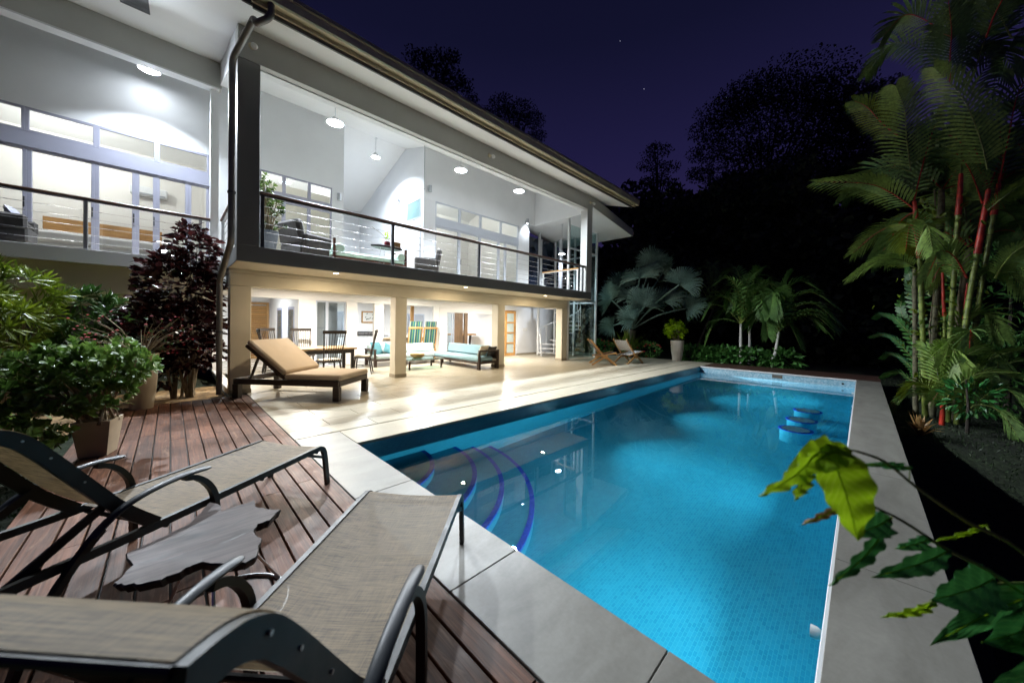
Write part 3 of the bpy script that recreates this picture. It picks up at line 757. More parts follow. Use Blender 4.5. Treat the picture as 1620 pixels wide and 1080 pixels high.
hp('wall', MB().prism_x([(W2+.142, 2.995), (W2+.142, CH(W2+.142)), (12.5, 8.26), (15.6, CH(15.6)), (15.6, 2.995)], 11.88, 12.0), 'paint_interior', recalc=True)
hp('wall', MB().prism_x([(8.482, 6.30), (8.482, CH(8.482)), (W2+.14, CH(W2+.14)), (W2+.14, 6.30)], 12.37, 12.49), 'paint_white', recalc=True)
# --- glazed stair tower
for x_, y_ in ((15.3, 9.5), (12.95, 9.5), (15.3, 10.8), (15.3, 12.1), (13.9, 12.1)):
    hp('mullion', MB().box(x_-.05, x_+.05, y_-.05, y_+.05, 0, tz(x_+.05)-.003, .004), 'steel_white')
for z_ in (2.72, 5.1):
    hp('glazing_bar', MB().box(13.0, 15.25, 9.47, 9.53, z_, z_+.07), 'steel_white')
    hp('glazing_bar', MB().box(15.27, 15.33, 9.55, 12.05, z_, z_+.07), 'steel_white')
hp('pane', MB().box(13.0, 15.25, 9.495, 9.505, .05, 6.2), 'stair_glass')
hp('pane', MB().box(15.295, 15.305, 9.55, 12.05, .05, 6.2), 'stair_glass')
hp('dark_glazing', MB().box(12.05, 15.24, 12.16, 12.2, 3.02, 6.15), 'night_glass')
for x_ in (12.9, 14.1): hp('mullion', MB().box(x_-.03, x_+.03, 12.10, 12.155, 3.02, 6.15), 'steel_white')
hp('stair_landing', MB().box(12.752, 13.1, 8.6, 12.1, 2.86, 2.98), 'steel_white')
# --- downpipe with bracket
def smooth_path(pts, n=5):
    pts = [Vector(p) for p in pts]; out = [pts[0]]
    for i in range(1, len(pts)-1):
        a, b, c = pts[i-1], pts[i], pts[i+1]; r = min(.14, (b-a).length*.4, (c-b).length*.4)
        p0 = b+(a-b).normalized()*r; p1 = b+(c-b).normalized()*r
        for k in range(n+1):
            t = k/n; out.append(p0*(1-t)**2+b*2*t*(1-t)+p1*t*t)
    out.append(pts[-1]); return out
dp = hp('downpipe', MB().tube(smooth_path([(1.18, 7.0, 6.9), (1.18, 7.0, 6.62), (1.0, 7.15, 6.50), (.98, 7.2, 6.60), (.785, 8.06, 6.28), (.785, 8.06, 3.02), (.725, 9.33, 2.42), (.725, 9.33, .05)]), .052, 12), 'downpipe_metal', smooth=True)
for z_ in (3.9, 1.35): hp('bracket', MB().tube([(.785 if z_ > 3 else .725, 8.06 if z_ > 3 else 9.33, z_-.02), (.785 if z_ > 3 else .725, 8.06 if z_ > 3 else 9.33, z_+.02)], .064, 12), 'post_dark', dp)
# --- ground floor back row: beam, columns, walls and openings
hp('beam', MB().box(.90, 12.0, 13.42, 13.70, 2.33, 2.618), 'paint_interior')
for a, b in ((4.65, 5.04), (8.66, 9.06)): hp('pillar', MB().box(a, b, 13.43, 13.69, 0, 2.328, .008), 'paint_interior')
hp('wall', MB().box(3.10, 3.62, 13.44, 13.60, 0, 2.328), 'paint_interior')
hp('wall', MB().box(3.10, 3.24, 13.602, 18, 0, 2.618), 'paint_interior')
hp('wall', MB().box(.90, 1.04, 13.72, 18, 0, 2.618), 'paint_interior')
hp('wall', MB().box(1.0, 12.0, 18.0, 18.15, 0, 2.618), 'paint_interior')
hp('wall', MB().box(5.70, 6.07, 13.44, 13.60, 0, 2.328), 'paint_interior')
hp('wall', MB().box(6.072, 8.40, 13.44, 13.60, 0, .92), 'paint_interior')
hp('counter', MB().box(6.05, 8.45, 13.34, 13.72, .922, .97, .006), 'table_wood')
hp('wall', MB().box(8.40, 8.658, 13.46, 13.60, 0, 2.328), 'paint_interior')
hp('wall', MB().box(11.80, 12.0, 12.70, 18, 0, 2.618), 'paint_interior')
hp('wall', MB().box(12.80, 16.1, 12.62, 12.76, 0, 2.72), 'paint_white')
hp('wall', MB().box(11.80, 12.80, 12.62, 12.70, 2.30, 2.618), 'paint_white')
hp('skirting', MB().box(12.80, 15.2, 12.60, 12.618, 0, .09), 'plinth_tile')
hp('interior_floor', MB().box(1.0, 12.0, 13.412, 18, -.12, -.002), 'interior_floor')
hp('interior_floor', MB().box(12.86, 15.3, 13.412, 14, -.12, -.002), 'interior_floor') if False else None
# big glass door of the left room and its dark room behind
window(3.622, 4.0, 13.46, .0, 2.326, .05, 'frame_white'); window(4.0, 4.648, 13.50, .0, 2.326, .05, 'frame_white')
hp('wall', MB().box(3.3, 4.9, 15.2, 15.3, 0, 2.6), 'steel_grey')
# doors down the side passage
for y0 in (14.0, 15.8):
    d = hp('door', MB().box(3.085, 3.099, y0, y0+.9, 0, 2.1), 'frame_lilac'); hp('pane', MB().box(3.080, 3.084, y0+.1, y0+.8, .1, 2.0), 'stair_glass', d)
# louvred timber shutter at the end of the passage
lv = hp('louvre_door', MB().box(2.25, 2.33, 17.88, 17.95, 0, 2.36).box(2.93, 3.01, 17.88, 17.95, 0, 2.36).box(2.33, 2.93, 17.89, 17.94, 2.26, 2.36).box(2.33, 2.93, 17.89, 17.94, 0, .1), 'honey_wood')
srcl = None
for k in range(26):
    z_ = .14+k*.0815
    if srcl is None: srcl = hp('slat', MB(Matrix.Translation((2.63, 17.915, z_)) @ Matrix.Rotation(R(35), 4, 'X')).box(-.3, .3, -.006, .006, -.038, .038), 'honey_wood_x', lv)
    else: share(srcl, 'slat', (2.63, 17.915, z_), lv)
# sliding doors and timber leaf on the right of the back row
window(9.062, 9.40, 13.46, 0, 2.1, .05, 'frame_white'); 
hp('transom', MB().box(9.062, 11.80, 13.44, 13.6, 2.102, 2.328), 'paint_interior')
hp('door', MB().box(9.52, 10.02, 13.5, 13.54, 0, 2.1, .004), 'walnut_panel'); hp('jamb', MB().box(10.1, 10.28, 13.46, 13.58, 0, 2.1, .004), 'walnut_panel')
window(9.40, 9.52, 13.50, 0, 2.1, .03, 'frame_white')
# glazed timber door
gd = hp('door', MB().box(12.0, 12.13, 12.64, 12.69, 0, 2.28, .004).box(12.62, 12.75, 12.64, 12.69, 0, 2.28, .004)
        .box(12.13, 12.62, 12.642, 12.688, 2.15, 2.28).box(12.13, 12.62, 12.642, 12.688, 0, .14)
        .box(12.13, 12.62, 12.642, 12.688, .60, .68).box(12.13, 12.62, 12.642, 12.688, 1.12, 1.20).box(12.13, 12.62, 12.642, 12.688, 1.64, 1.72), 'honey_wood')
for z0, z1 in ((.14, .60), (.68, 1.12), (1.20, 1.64), (1.72, 2.15)): hp('pane', MB().box(12.13, 12.62, 12.66, 12.67, z0, z1), 'cushion_pale' if False else 'frosted_pane', gd)
hp('switch_plate', MB().box(13.25, 13.6, 12.605, 12.618, 1.25, 1.42, .003), 'socket_plate')

# --- balcony railings
def railing(label, a, b, posts, z0, ztop, wood_mat='rail_wood', post_mat='post_dark', ncab=5, skip_end=False):
    a, b = Vector((*a, 0)), Vector((*b, 0)); d = (b-a).normalized()
    t = thing('balcony_railing', label, 'railing', (a.x, a.y, z0), world=True)
    h = MB().bar(a+Vector((0, 0, ztop-.022)), b+Vector((0, 0, ztop-.022)), .11, .044, bev=.01)
    build('handrail', h, wood_mat, t)
    build('rail_bar', MB().bar(a+Vector((0, 0, ztop-.062)), b+Vector((0, 0, ztop-.062)), .045, .03), post_mat, t)
    for s in posts:
        p = a+d*s; pm = MB().box(p.x-.03, p.x+.03, p.y-.03, p.y+.03, z0, ztop-.078, .004); build('post', pm, post_mat, t)
    for k in range(ncab):
        z = z0+.14+k*(ztop-z0-.24)/ncab
        build('cable', MB().tube([a+Vector((0, 0, z)), b+Vector((0, 0, z))], .005, 6), 'cable_steel', t)
    return t
railing('long dark handrail railing with steel cables along the balcony front', (1.217, 8.22), (12.36, 8.22), [.05, 2.70, 5.44, 8.20, 10.98], 3.006, 4.08)
railing('cable railing with brown handrail in front of the bedroom windows', (-9, 11.36), (.70, 11.36), [3.0, 5.0, 7.75, 9.52], 3.012, 4.08, 'honey_wood_x' if False else 'rail_wood', 'steel_grey')
railing('short side railing between the grey corner column and white post', (.93, 8.52), (.93, 11.28), [1.4, 2.7], 3.006, 4.08, 'rail_wood', 'steel_grey')
railing('short honey wood railing at the top of the spiral stair', (12.30, 8.50), (12.30, 10.5), [.05, 1.95], 3.0, 4.03, 'honey_wood_y', 'steel_white')
# ================================================================== LAMPS
COOL = (.84, .92, 1.0); WARM = (1.0, .80, .52); NEUT = (1.0, .93, .84)
def pendant(label, p, cz, energy, r=.20, col=COOL, tilt=-32):
    t = thing('pendant_lamp', label, 'pendant lamp', p, group='pendant lamps')
    h = cz-p[2]
    build('canopy', MB().lathe([(.05, h-.03), (.05, h)], 14), 'steel_white', t)
    build('rod', MB().tube([(0, 0, .16), (0, 0, h-.03)], .006, 6), 'steel_grey', t)
    build('shade', MB().lathe([(.02, .17), (.05, .16), (.09, .11), (r, .03), (r+.01, 0), (r-.005, .002), (r-.02, .03)], 24, cap=False), 'steel_white', t, smooth=True)
    build('diffuser', MB().lathe([(.0, .0), (r*.6, -.012), (r-.008, .006)], 24, cap=False), 'lamp_white', t, smooth=True)
    lamp('pendant_light', 'AREA', (0, 0, -.03), energy, col, r*1.7, t, rot=(R(tilt), 0, 0), spread=138)
    return t
PE = 460
for label, x, y, z, e in (('bright pendant lamp over the balcony nearest the grey corner column', 3.03, 9.70, 6.72, PE),
                          ('bright pendant lamp over the middle of the balcony', 6.98, 9.65, 6.76, PE),
                          ('bright pendant lamp over the right end of the balcony', 9.60, 9.45, 6.74, PE)):
    pendant(label, (x, y, z), roofz(y)-.021, e)
pendant('pendant lamp hanging deep inside the recess behind the balcony', (5.30, 12.55, 7.57), 8.265, 160, .15, tilt=0)
pendant('bright pendant lamp over the bedroom balcony on the left', (-.36, 11.80, 7.38), roofz(11.8)-.021, 520, .19, tilt=-34)
pendant('pendant lamp hanging in the glazed stair tower', (13.6, 10.4, 5.05), tz(13.6)-.003, 60, .16, tilt=0)
def downlight(label, x, y, z, e, col, mat, group, spread=None, spot=None):
    t = thing('recessed_light', label, 'ceiling light', (x, y, z), group=group)
    build('trim_ring', MB().lathe([(.055, -.001), (.075, -.008), (.078, -.001)], 20, cap=False), 'steel_white', t)
    build('lens', MB().lathe([(.055, -.003), (0, -.003)], 20, cap=False), mat, t)
    lamp('downlight', 'AREA', (0, 0, -.012), e, col, .10, t)
    return t
for i, (x, lab) in enumerate(((2.68, 'warm recessed light under the balcony nearest the downpipe'), (6.33, 'warm recessed light under the middle of the balcony'), (10.05, 'warm recessed light under the right end of the balcony'))):
    downlight(lab, x, 8.42, 2.692, 29, WARM, 'lamp_warm', 'lights under the balcony')
for i, (x, y, lab) in enumerate(((2.9, 11.4, 'ceiling light above the dining table'), (6.8, 11.6, 'ceiling light above the coffee table and sofas'), (10.7, 11.3, 'ceiling light in front of the glazed timber door'))):
    downlight(lab, x, y, 2.62, 170, NEUT, 'lamp_white', 'lights in the terrace ceiling')
for i, (x, y, e, lab) in enumerate(((6.3, 15.9, 90, 'ceiling light in the kitchen behind the pale counter'), (10.4, 15.8, 80, 'ceiling light over the tall table inside'), (2.0, 15.6, 45, 'ceiling light in the passage to the louvred door'))):
    downlight(lab, x, y, 2.62, e, COOL, 'lamp_white', 'lights in the ground floor rooms')
for x, y, e, lab in ((-2.2, 14.6, 165, 'round ceiling lamp inside the left bedroom'), (2.6, 14.4, 110, 'round ceiling lamp in the room with cream blinds'), (8.6, 13.4, 130, 'round ceiling lamp in the room behind the glass doors')):
    z = roofz(y)-.5
    t = thing('ceiling_lamp', lab, 'ceiling light', (x, y, z), group='ceiling lamps upstairs')
    build('rod', MB().tube([(0, 0, 0), (0, 0, .478)], .01, 6), 'steel_white', t)
    build('globe', MB().lathe([(.02, 0), (.12, -.03), (.15, -.10), (.12, -.17), (.0, -.20)], 18, cap=False), 'lamp_white', t, smooth=True)
    lamp('room_light', 'POINT', (0, 0, -.32), e, NEUT, .12, t)
# wall lamps
for lab, p, d, e in (('small wall lamp beside the recess on the left white wall', (3.98, W1, 5.72), (0, -1), 0), ('small wall lamp on the corner of the right white wall', (6.62, W2, 6.40), (0, -1), 0),
                     ('lit wall lamp on the side wall of the recess', (6.44, 12.95, 6.40), (-1, 0), 14), ('lit wall lamp at the right end of the white wall', (11.75, W2, 6.35), (0, -1), 14),
                     ('small lit wall lamp low in the recess behind the vase', (5.4, 17.0, 5.2), (0, -1), 10)):
    t = thing('wall_lamp', lab, 'wall lamp', p, group='wall lamps')
    dx, dy = d
    build('bracket', MB().box(min(0, dx*.05)-.03*abs(dy), max(0, dx*.05)+.03*abs(dy), min(0, dy*.05)-.03*abs(dx), max(0, dy*.05)+.03*abs(dx), -.05, .05), 'steel_grey', t)
    cx, cy_ = dx*.11, dy*.11
    build('shade', MB().lathe([(.055, -.10), (.06, -.10), (.06, .12), (.0, .12)], 16, (cx, cy_, 0), cap=False), 'steel_grey', t, smooth=True)
    build('bulb', MB().lathe([(.05, -.085), (0, -.095)], 16, (cx, cy_, 0), cap=False), 'lamp_white' if e else 'frosted_pane', t)
    if e: lamp('wall_light', 'SPOT', (cx, cy_, -.11), e*4, COOL, .04, t, spot=110)
# floodlights on the roof beam (unlit)
for lab, x, z in (('unlit floodlight on the roof beam at the corner column', 1.08, 6.72), ('unlit floodlight in the middle of the roof beam', 6.95, 6.75), ('unlit floodlight at the right end of the roof beam', 12.55, 6.75)):
    t = thing('floodlight', lab, 'floodlight', (x, YF, z), group='floodlights on the beam')
    build('base', MB(Matrix.Rotation(R(90), 4, 'X')).lathe([(.055, 0), (.06, .02), (.03, .05)], 16), 'gutter_metal', t, smooth=True)
    build('arm', MB().tube([(0, -.04, 0), (.05, -.10, -.02)], .014, 8), 'gutter_metal', t)
    build('bulb', MB(Matrix.Translation((.05, -.10, -.02)) @ Matrix.Rotation(R(128), 4, 'X') @ Matrix.Rotation(R(-20), 4, 'Y')).lathe([(.02, 0), (.03, .03), (.05, .08), (.055, .13), (.045, .16), (.0, .175)], 16, cap=False), 'pool_white', t, smooth=True)
# hanging pull rod
t = tag(build('pull_rod', MB().tube([(5.75, 9.9, roofz(9.9)-.02), (5.75, 9.9, 5.9)], .012, 6).lathe([(.0, -.05), (.03, -.02), (.0, .02)], 8, (5.75, 9.9, 5.88)), 'steel_grey'), 'thin rod hanging from the balcony ceiling in front of the recess', 'rod')

# spiral staircase
sc = thing('spiral_staircase', 'white steel spiral staircase inside the glazed tower', 'staircase', (14.05, 10.80, 0))
build('pole', MB().lathe([(.11, 0), (.11, 5.9)], 18), 'steel_grey', sc, smooth=True)
RS = 1.06; NT = 15; A0 = R(150); DA = R(-28)
hr = []
for k in range(NT):
    a0 = A0+DA*k; z = .2*(k+1); pts = []
    m = MB(); n = 4
    poly = [(.10*math.cos(a0), .10*math.sin(a0))]+[(RS*math.cos(a0+DA*i/n), RS*math.sin(a0+DA*i/n)) for i in range(n+1)]+[(.10*math.cos(a0+DA), .10*math.sin(a0+DA))]
    m.prism(poly, z-.035, z); build('tread', m, 'steel_white', sc, recalc=True)
    a = a0+DA*.5; build('baluster', MB().tube([(RS*.97*math.cos(a), RS*.97*math.sin(a), z), (RS*.97*math.cos(a), RS*.97*math.sin(a), z+.92)], .014, 6), 'steel_white', sc)
for i in range(NT*5+1):
    a = A0+DA*(i/5+.0); hr.append((RS*.97*math.cos(a), RS*.97*math.sin(a), .2*(i/5)+1.06))
hr = [(hr[0][0]-.02, hr[0][1]-.12, .05), (hr[0][0]-.06, hr[0][1]-.10, .6)]+hr
build('handrail', MB().tube(hr, .028, 8), 'steel_white', sc, smooth=True)
# ================================================================== FURNITURE
def strap(path, y, w, th, depth_dir=-1):     # rectangular bar swept along a path in the local xz plane
    P = [Vector((x, 0, z)) for x, z in path]; n = len(P); v = []
    for i in range(n):
        t = (P[min(i+1, n-1)]-P[max(i-1, 0)]).normalized(); nn = Vector((-t.z, 0, t.x))
        for a, b in ((-w/2, 0), (w/2, 0), (w/2, -th), (-w/2, -th)):
            q = P[i]+nn*b; v.append((q.x, y+a, q.z))
    f = [(0, 1, 2, 3), tuple(reversed(range((n-1)*4, n*4)))]
    for i in range(n-1):
        for j in range(4): f.append((i*4+j, (i+1)*4+j, (i+1)*4+(j+1) % 4, i*4+(j+1) % 4))
    return v, f
def catmull(pts, n=5):
    P = [Vector((*p, 0)) if len(p) == 2 else Vector(p) for p in pts]; out = []
    for i in range(len(P)-1):
        p0, p1, p2, p3 = P[max(i-1, 0)], P[i], P[i+1], P[min(i+2, len(P)-1)]
        for k in range(n):
            t = k/n
            out.append(.5*((2*p1)+(p2-p0)*t+(2*p0-5*p1+4*p2-p3)*t*t+(3*p1-p0-3*p2+p3)*t**3))
    out.append(P[-1])
    return [(q.x, q.y) if len(pts[0]) == 2 else tuple(q) for q in out]
def chaise(label, loc, ang, w):
    t = thing('chaise_lounge', label, 'sun lounger', loc, ang, 'sling sun loungers on the deck')
    h = w/2
    rail = catmull([(.105, .0), (.085, .16), (.055, .33), (0, .39), (-.10, .40), (-.6, .395), (-1.33, .395), (-1.72, .405), (-1.98, .41)], 5)
    arm = catmull([(-1.05, .635), (-1.20, .645), (-1.36, .63), (-1.47, .60), (-1.56, .545), (-1.66, .44), (-1.76, .29), (-1.84, .12), (-1.88, 0)], 4)
    back = catmull([(-1.29, .40), (-1.44, .555), (-1.57, .735), (-1.67, .880), (-1.745, .985), (-1.795, 1.045), (-1.85, 1.085), (-1.905, 1.105), (-1.965, 1.115)], 4)
    post = catmull([(-1.19, .628), (-1.12, .60), (-1.05, .53), (-1.0, .42), (-.985, .22), (-.985, 0)], 4)
    back = [(x_, z_+.014) for x_, z_ in back]; rail = [(x_, z_+.008 if z_ > .2 else z_) for x_, z_ in rail]
    fr = None
    for s in (1, -1):
        m = MB().add(*strap(rail, s*h, .028, -.045)); fr = build('side_rail', m, 'black_metal', t, recalc=True, smooth=True)
        ka = len(arm)*5//9
        a = build('armrest', MB().tube([(x_, s*(h+.045), z_-.012) for x_, z_ in arm[:ka+1]], [.009]+[.0135]*(ka), 12, sx=2.0), 'arm_plastic', t, recalc=True, smooth=True)
        build('leg', MB().add(*strap(arm[ka-1:], s*(h+.045), .036, -.03)), 'black_metal', t, recalc=True, smooth=True)
        build('leg', MB().add(*strap(post, s*(h+.040), .040, .032)), 'black_metal', t, recalc=True, smooth=True)
        bf = build('back_rail', MB().add(*strap(back, s*(h-.005), .030, -.062)), 'black_metal', t, recalc=True, smooth=True)
        for q in (.45, .62, .30):
            x, z = back[int(len(back)*q)]
            build('bolt', MB(Matrix.Translation((x-.022, s*(h+.011), z-.016)) @ Matrix.Rotation(R(90), 4, 'X')).lathe([(.005, -.005), (.005, .005)], 10), 'stainless', bf)
        build('foot_brace', MB().bar((-.16, s*(h-.002), .365), (.055, s*(h-.002), .27), .022, .026), 'black_metal', t)
        build('ratchet_bar', MB().bar((-1.50, s*(h-.05), .60), (-1.97, s*(h-.05), .29), .018, .04), 'black_metal', t)
        for q in (.55, .7, .85):
            x = -1.50-.47*q; z = .60-.31*q
            build('ratchet_tooth', MB().box(x-.02, x+.02, s*(h-.05)-.009, s*(h-.05)+.009, z-.055, z-.018), 'black_metal', t)
    cb = MB()
    for x, z in ((-.05, .355), (-.62, .35), (-1.26, .35), (-1.97, .385), (-1.78, .25)): cb.tube([(x, -h, z), (x, h, z)], .014, 8)
    build('crossbar', cb, 'black_metal', t, smooth=True)
    def sling(path, sag, name):
        rows = []
        for i, (x, z) in enumerate(path):
            n = len(path); p0 = path[max(i-1, 0)]; p1 = path[min(i+1, n-1)]
            tx, tz_ = p1[0]-p0[0], p1[1]-p0[1]; L = math.hypot(tx, tz_) or 1; nx, nz = -tz_/L, tx/L
            if nz > 0 and name == 'seat_sling': nx, nz = -nx, -nz
            s_i = sag*math.sin(math.pi*min(1, max(0, i/(n-1))))**.5 if n > 2 else sag
            row = []
            for j in range(13):
                y = -h+.012+(w-.024)*j/12; k = math.sin(math.pi*j/12)
                row.append((x+nx*s_i*k, y, z+nz*s_i*k))
            rows.append(row)
        m = MB().grid(rows); o = build(name, m, 'sling_fabric', t, smooth=True); return o
    sp_ = [(.052, .335), (.035, .368), (.0, .393)]+[(-.02-.045*i, .400-.004*math.sin(math.pi*i/28)) for i in range(29)]
    sling(sp_, .032, 'seat_sling')
    bk = [(x+.003, z+.003) for x, z in back[1:]]
    sling(bk, -.0, 'back_sling')
    hm = MB().tube([(back[-1][0], -h+.01, back[-1][1]-.008), (back[-1][0], h-.01, back[-1][1]-.008)], .009, 8)
    build('back_hem', hm, 'black_metal', t, smooth=True)
    return t
def chaise_at(label, corner, ang, w):
    n = Vector((-math.sin(ang), math.cos(ang))); c = Vector(corner)+n*(w/2)
    return chaise(label, (c.x, c.y, 0), ang, w)
chaise_at('tan sling sun lounger in the foreground, its raised head end towards the viewer', (1.46, 1.97), R(42.5), .66)
chaise_at('tan sling sun lounger beside the square planter at the left edge of the deck', (1.04, 3.64), R(33.5), .67)

# live-edge slab table
ol = [(443, 690), (510, 625), (487, 575), (590, 530), (660, 497), (740, 458), (790, 400), (820, 375), (850, 385), (862, 413), (930, 388), (960, 380), (990, 367), (996, 395), (1040, 403), (1090, 405), (1050, 445), (1003, 462), (985, 490), (1018, 520), (1003, 560), (1000, 585), (960, 610), (900, 620), (780, 612), (735, 628), (700, 648), (620, 680), (530, 698), (460, 700)]
pts = [at_z(x*.4074, 640+y*.4074, .43) for x, y in ol]
cx = sum(p.x for p in pts)/len(pts); cy_ = sum(p.y for p in pts)/len(pts)
tb = thing('slab_table', 'low side table with dark live edge wood slab between the two loungers', 'table', (cx, cy_, 0))
poly = [(p.x-cx, p.y-cy_) for p in pts]
if sum(a[0]*b[1]-b[0]*a[1] for a, b in zip(poly, poly[1:]+poly[:1])) < 0: poly.reverse()
fine = [tuple(Vector(a).lerp(Vector(b), k/3)+Vector((random.Random(i*3+k).uniform(-.006, .006), random.Random(i*7+k).uniform(-.006, .006)))) for i, (a, b) in enumerate(zip(poly, poly[1:]+poly[:1])) for k in range(3)]
n = len(fine); v = [(x, y, .43) for x, y in [(a*.985, b*.985) for a, b in fine]]+[(x, y, .422) for x, y in fine]+[(x*.955, y*.955, .388) for x, y in fine]
build('tabletop', MB().add(v[:n], [tuple(range(n))]), 'slab_wood', tb)
build('live_edge', MB().add(v, [(n+i, n+(i+1) % n, (i+1) % n, i) for i in range(n)]+[(2*n+i, 2*n+(i+1) % n, n+(i+1) % n, n+i) for i in range(n)]+[tuple(reversed(range(2*n, 3*n)))]), 'slab_edge', tb)
rg = [(.03+.30*math.cos(2*math.pi*i/40), -.06+.30*math.sin(2*math.pi*i/40), .010) for i in range(41)]
build('ring_base', MB().tube(rg, .010, 8), 'stainless', tb, smooth=True)
for a in (20, 140, 260): build('leg', MB().tube([(.03+.30*math.cos(R(a)), -.06+.30*math.sin(R(a)), .01), (.10*math.cos(R(a)), -.03+.10*math.sin(R(a)), .39)], .008, 6), 'stainless', tb)
rr = random.Random(3)
for (ax_, ay_), (bx_, by_) in (((-.02, .0), (.20, .10)), ((.0, -.13), (.14, -.10)), ((-.22, .06), (-.08, .12)), ((-.2, -.12), (-.1, -.10))):
    K_ = 8; top_, bot_ = [], []
    for k in range(K_+1):
        q = k/K_; w_ = .0055*math.sin(math.pi*q)*rr.uniform(.5, 1.4)+.0004; jx = rr.uniform(-.006, .006)
        top_.append((ax_+(bx_-ax_)*q+jx, ay_+(by_-ay_)*q+w_+jx, .4306)); bot_.append((ax_+(bx_-ax_)*q+jx, ay_+(by_-ay_)*q-w_+jx, .4306))
    build('crack', MB().grid([bot_, top_]), 'slab_edge', tb)

# teak daybed with tan cushion
u_a = R(-49.5); nrm = Vector((-math.sin(u_a), math.cos(u_a)))
fc = Vector((2.42, 7.33))+nrm*.56
db = thing('teak_lounger', 'dark teak sun lounger with tan cushion and raised backrest on the tiles', 'sun lounger', (fc.x, fc.y, 0), u_a)
hw = .56
for s in (1, -1):
    build('side_rail', MB().box(-2.28, -.02, s*hw-.025, s*hw+.025, .285, .40, .006), 'teak_dark', db)
    for x in (-.065, -2.22): build('leg', MB().box(x-.065, x+.065, s*(hw-.012)-.055, s*(hw-.012)+.055, 0, .284 if x < -1 else .284, .008), 'teak_dark', db)
build('end_rail', MB().box(-.05, -.01, -hw+.026, hw-.026, .29, .395, .006), 'teak_dark', db)
build('end_rail', MB().box(-2.29, -2.25, -hw+.026, hw-.026, .29, .395, .006), 'teak_dark', db)
for k in range(9): build('slat', MB().box(-.16-k*.125, -.07-k*.125, -hw+.027, hw-.027, .375, .398, .003), 'teak_dark', db)
ba = R(180-38); hx, hz = -1.20, .415
Mb = Matrix.Translation((hx, 0, hz)) @ Matrix.Rotation(-(ba), 4, 'Y')
build('back_frame', MB(Mb).box(0, 1.08, -hw+.03, -hw+.08, -.035, .035).box(0, 1.08, hw-.08, hw-.03, -.035, .035).box(1.03, 1.08, -hw+.08, hw-.08, -.03, .03).box(0, .05, -hw+.08, hw-.08, -.03, .03), 'teak_dark', db)
for s in (1, -1): build('prop', MB().bar((hx-.62, s*(hw-.1), hz+.44), (hx-.82, s*(hw-.1), .34), .03, .045), 'teak_dark', db)
def pillowbox(M, x0, x1, y0, y1, z0, z1, r=.04):
    return MB(M).box(x0, x1, y0, y1, z0, z1, r)
c1 = build('seat_cushion', pillowbox(None, hx-.0, .02, -hw+.0, hw-.0, .402, .52, .035), 'cushion_tan', db)
c2 = build('back_cushion', pillowbox(Mb @ Matrix.Rotation(R(180), 4, 'X'), .05, 1.10, -hw, hw, .036, .155, .035), 'cushion_tan', db)
for c_ in (c1, c2):
    md = c_.modifiers.new('bevel', 'BEVEL'); md.width = .012; md.segments = 2; md.limit_method = 'ANGLE'

# dining table and spindle-back chairs
dt = thing('dining_table', 'long timber dining table under the balcony', 'table', (3.22, 11.40, 0), R(0)); dt.scale = (.82, 1.0, 1.08)
build('tabletop', MB().box(-1.05, 1.05, -.55, .55, .71, .76, .008), 'table_wood', dt)
build('apron', MB().box(-1.0, 1.0, -.42, .42, .60, .708), 'chair_black', dt)
for x in (-.95, .95):
    for y in (-.38, .38): build('leg', MB().box(x-.05, x+.05, y-.05, y+.05, 0, .599, .006), 'chair_black', dt)
def spindle_chair(label, loc, rz):
    t = thing('dining_chair', label, 'chair', loc, rz, 'spindle back dining chairs'); t.scale = (1.16, 1.16, 1.16)   # faces local +y
    build('seat', MB().box(-.23, .23, -.21, .22, .42, .455, .012), 'chair_black', t)
    build('seat_pad', MB().box(-.20, .20, -.18, .19, .456, .49, .015), 'cushion_cream', t)
    for x in (-.18, .18):
        build('leg', MB().tube([(x, .17, .42), (x*1.2, .21, 0)], [.02, .014], 8), 'chair_black', t)
        build('leg', MB().tube([(x, -.16, .42), (x*1.2, -.23, 0)], [.02, .014], 8), 'chair_black', t)
    build('stretcher', MB().tube([(-.19, 0, .2), (.19, 0, .2)], .01, 6).tube([(-.2, -.19, .2), (-.2, .19, .2)], .01, 6).tube([(.2, -.19, .2), (.2, .19, .2)], .01, 6), 'chair_black', t)
    cr = [(-.26+.52*i/8, -.32-.035*math.sin(math.pi*i/8), 1.13) for i in range(9)]
    rows = [[(x, y-.012, z+dz) for x, y, z in cr] for dz in (-.035, .04)]+[[(x, y+.012, z+dz) for x, y, z in cr] for dz in (.04, -.035)]
    build('crest_rail', MB().grid(rows+[rows[0]]), 'chair_black', t, recalc=True)
    for i in range(9):
        q = i/8; r_ = .014 if i in (0, 8) else .007
        build('spindle', MB().tube([(-.19+.38*q, -.185, .45), (-.235+.47*q, -.32-.03*math.sin(math.pi*q), 1.10)], r_, 6), 'chair_black', t)
    return t
c0 = spindle_chair('black spindle chair with its back to the pool, right of the lounger', (3.12, 10.30, 0), R(4))
for lab, loc, rz in (('black spindle chair at the right end of the dining table', (4.30, 10.95, 0), R(62)),
                     ('spindle chair on the far side of the dining table', (3.05, 12.55, 0), R(180)),
                     ('spindle chair at the left end of the dining table by the pillar', (2.12, 11.75, 0), R(-95)),
                     ('spindle chair on the far left side of the dining table', (2.35, 12.75, 0), R(215))):
    dup(c0, loc, rz, lab)

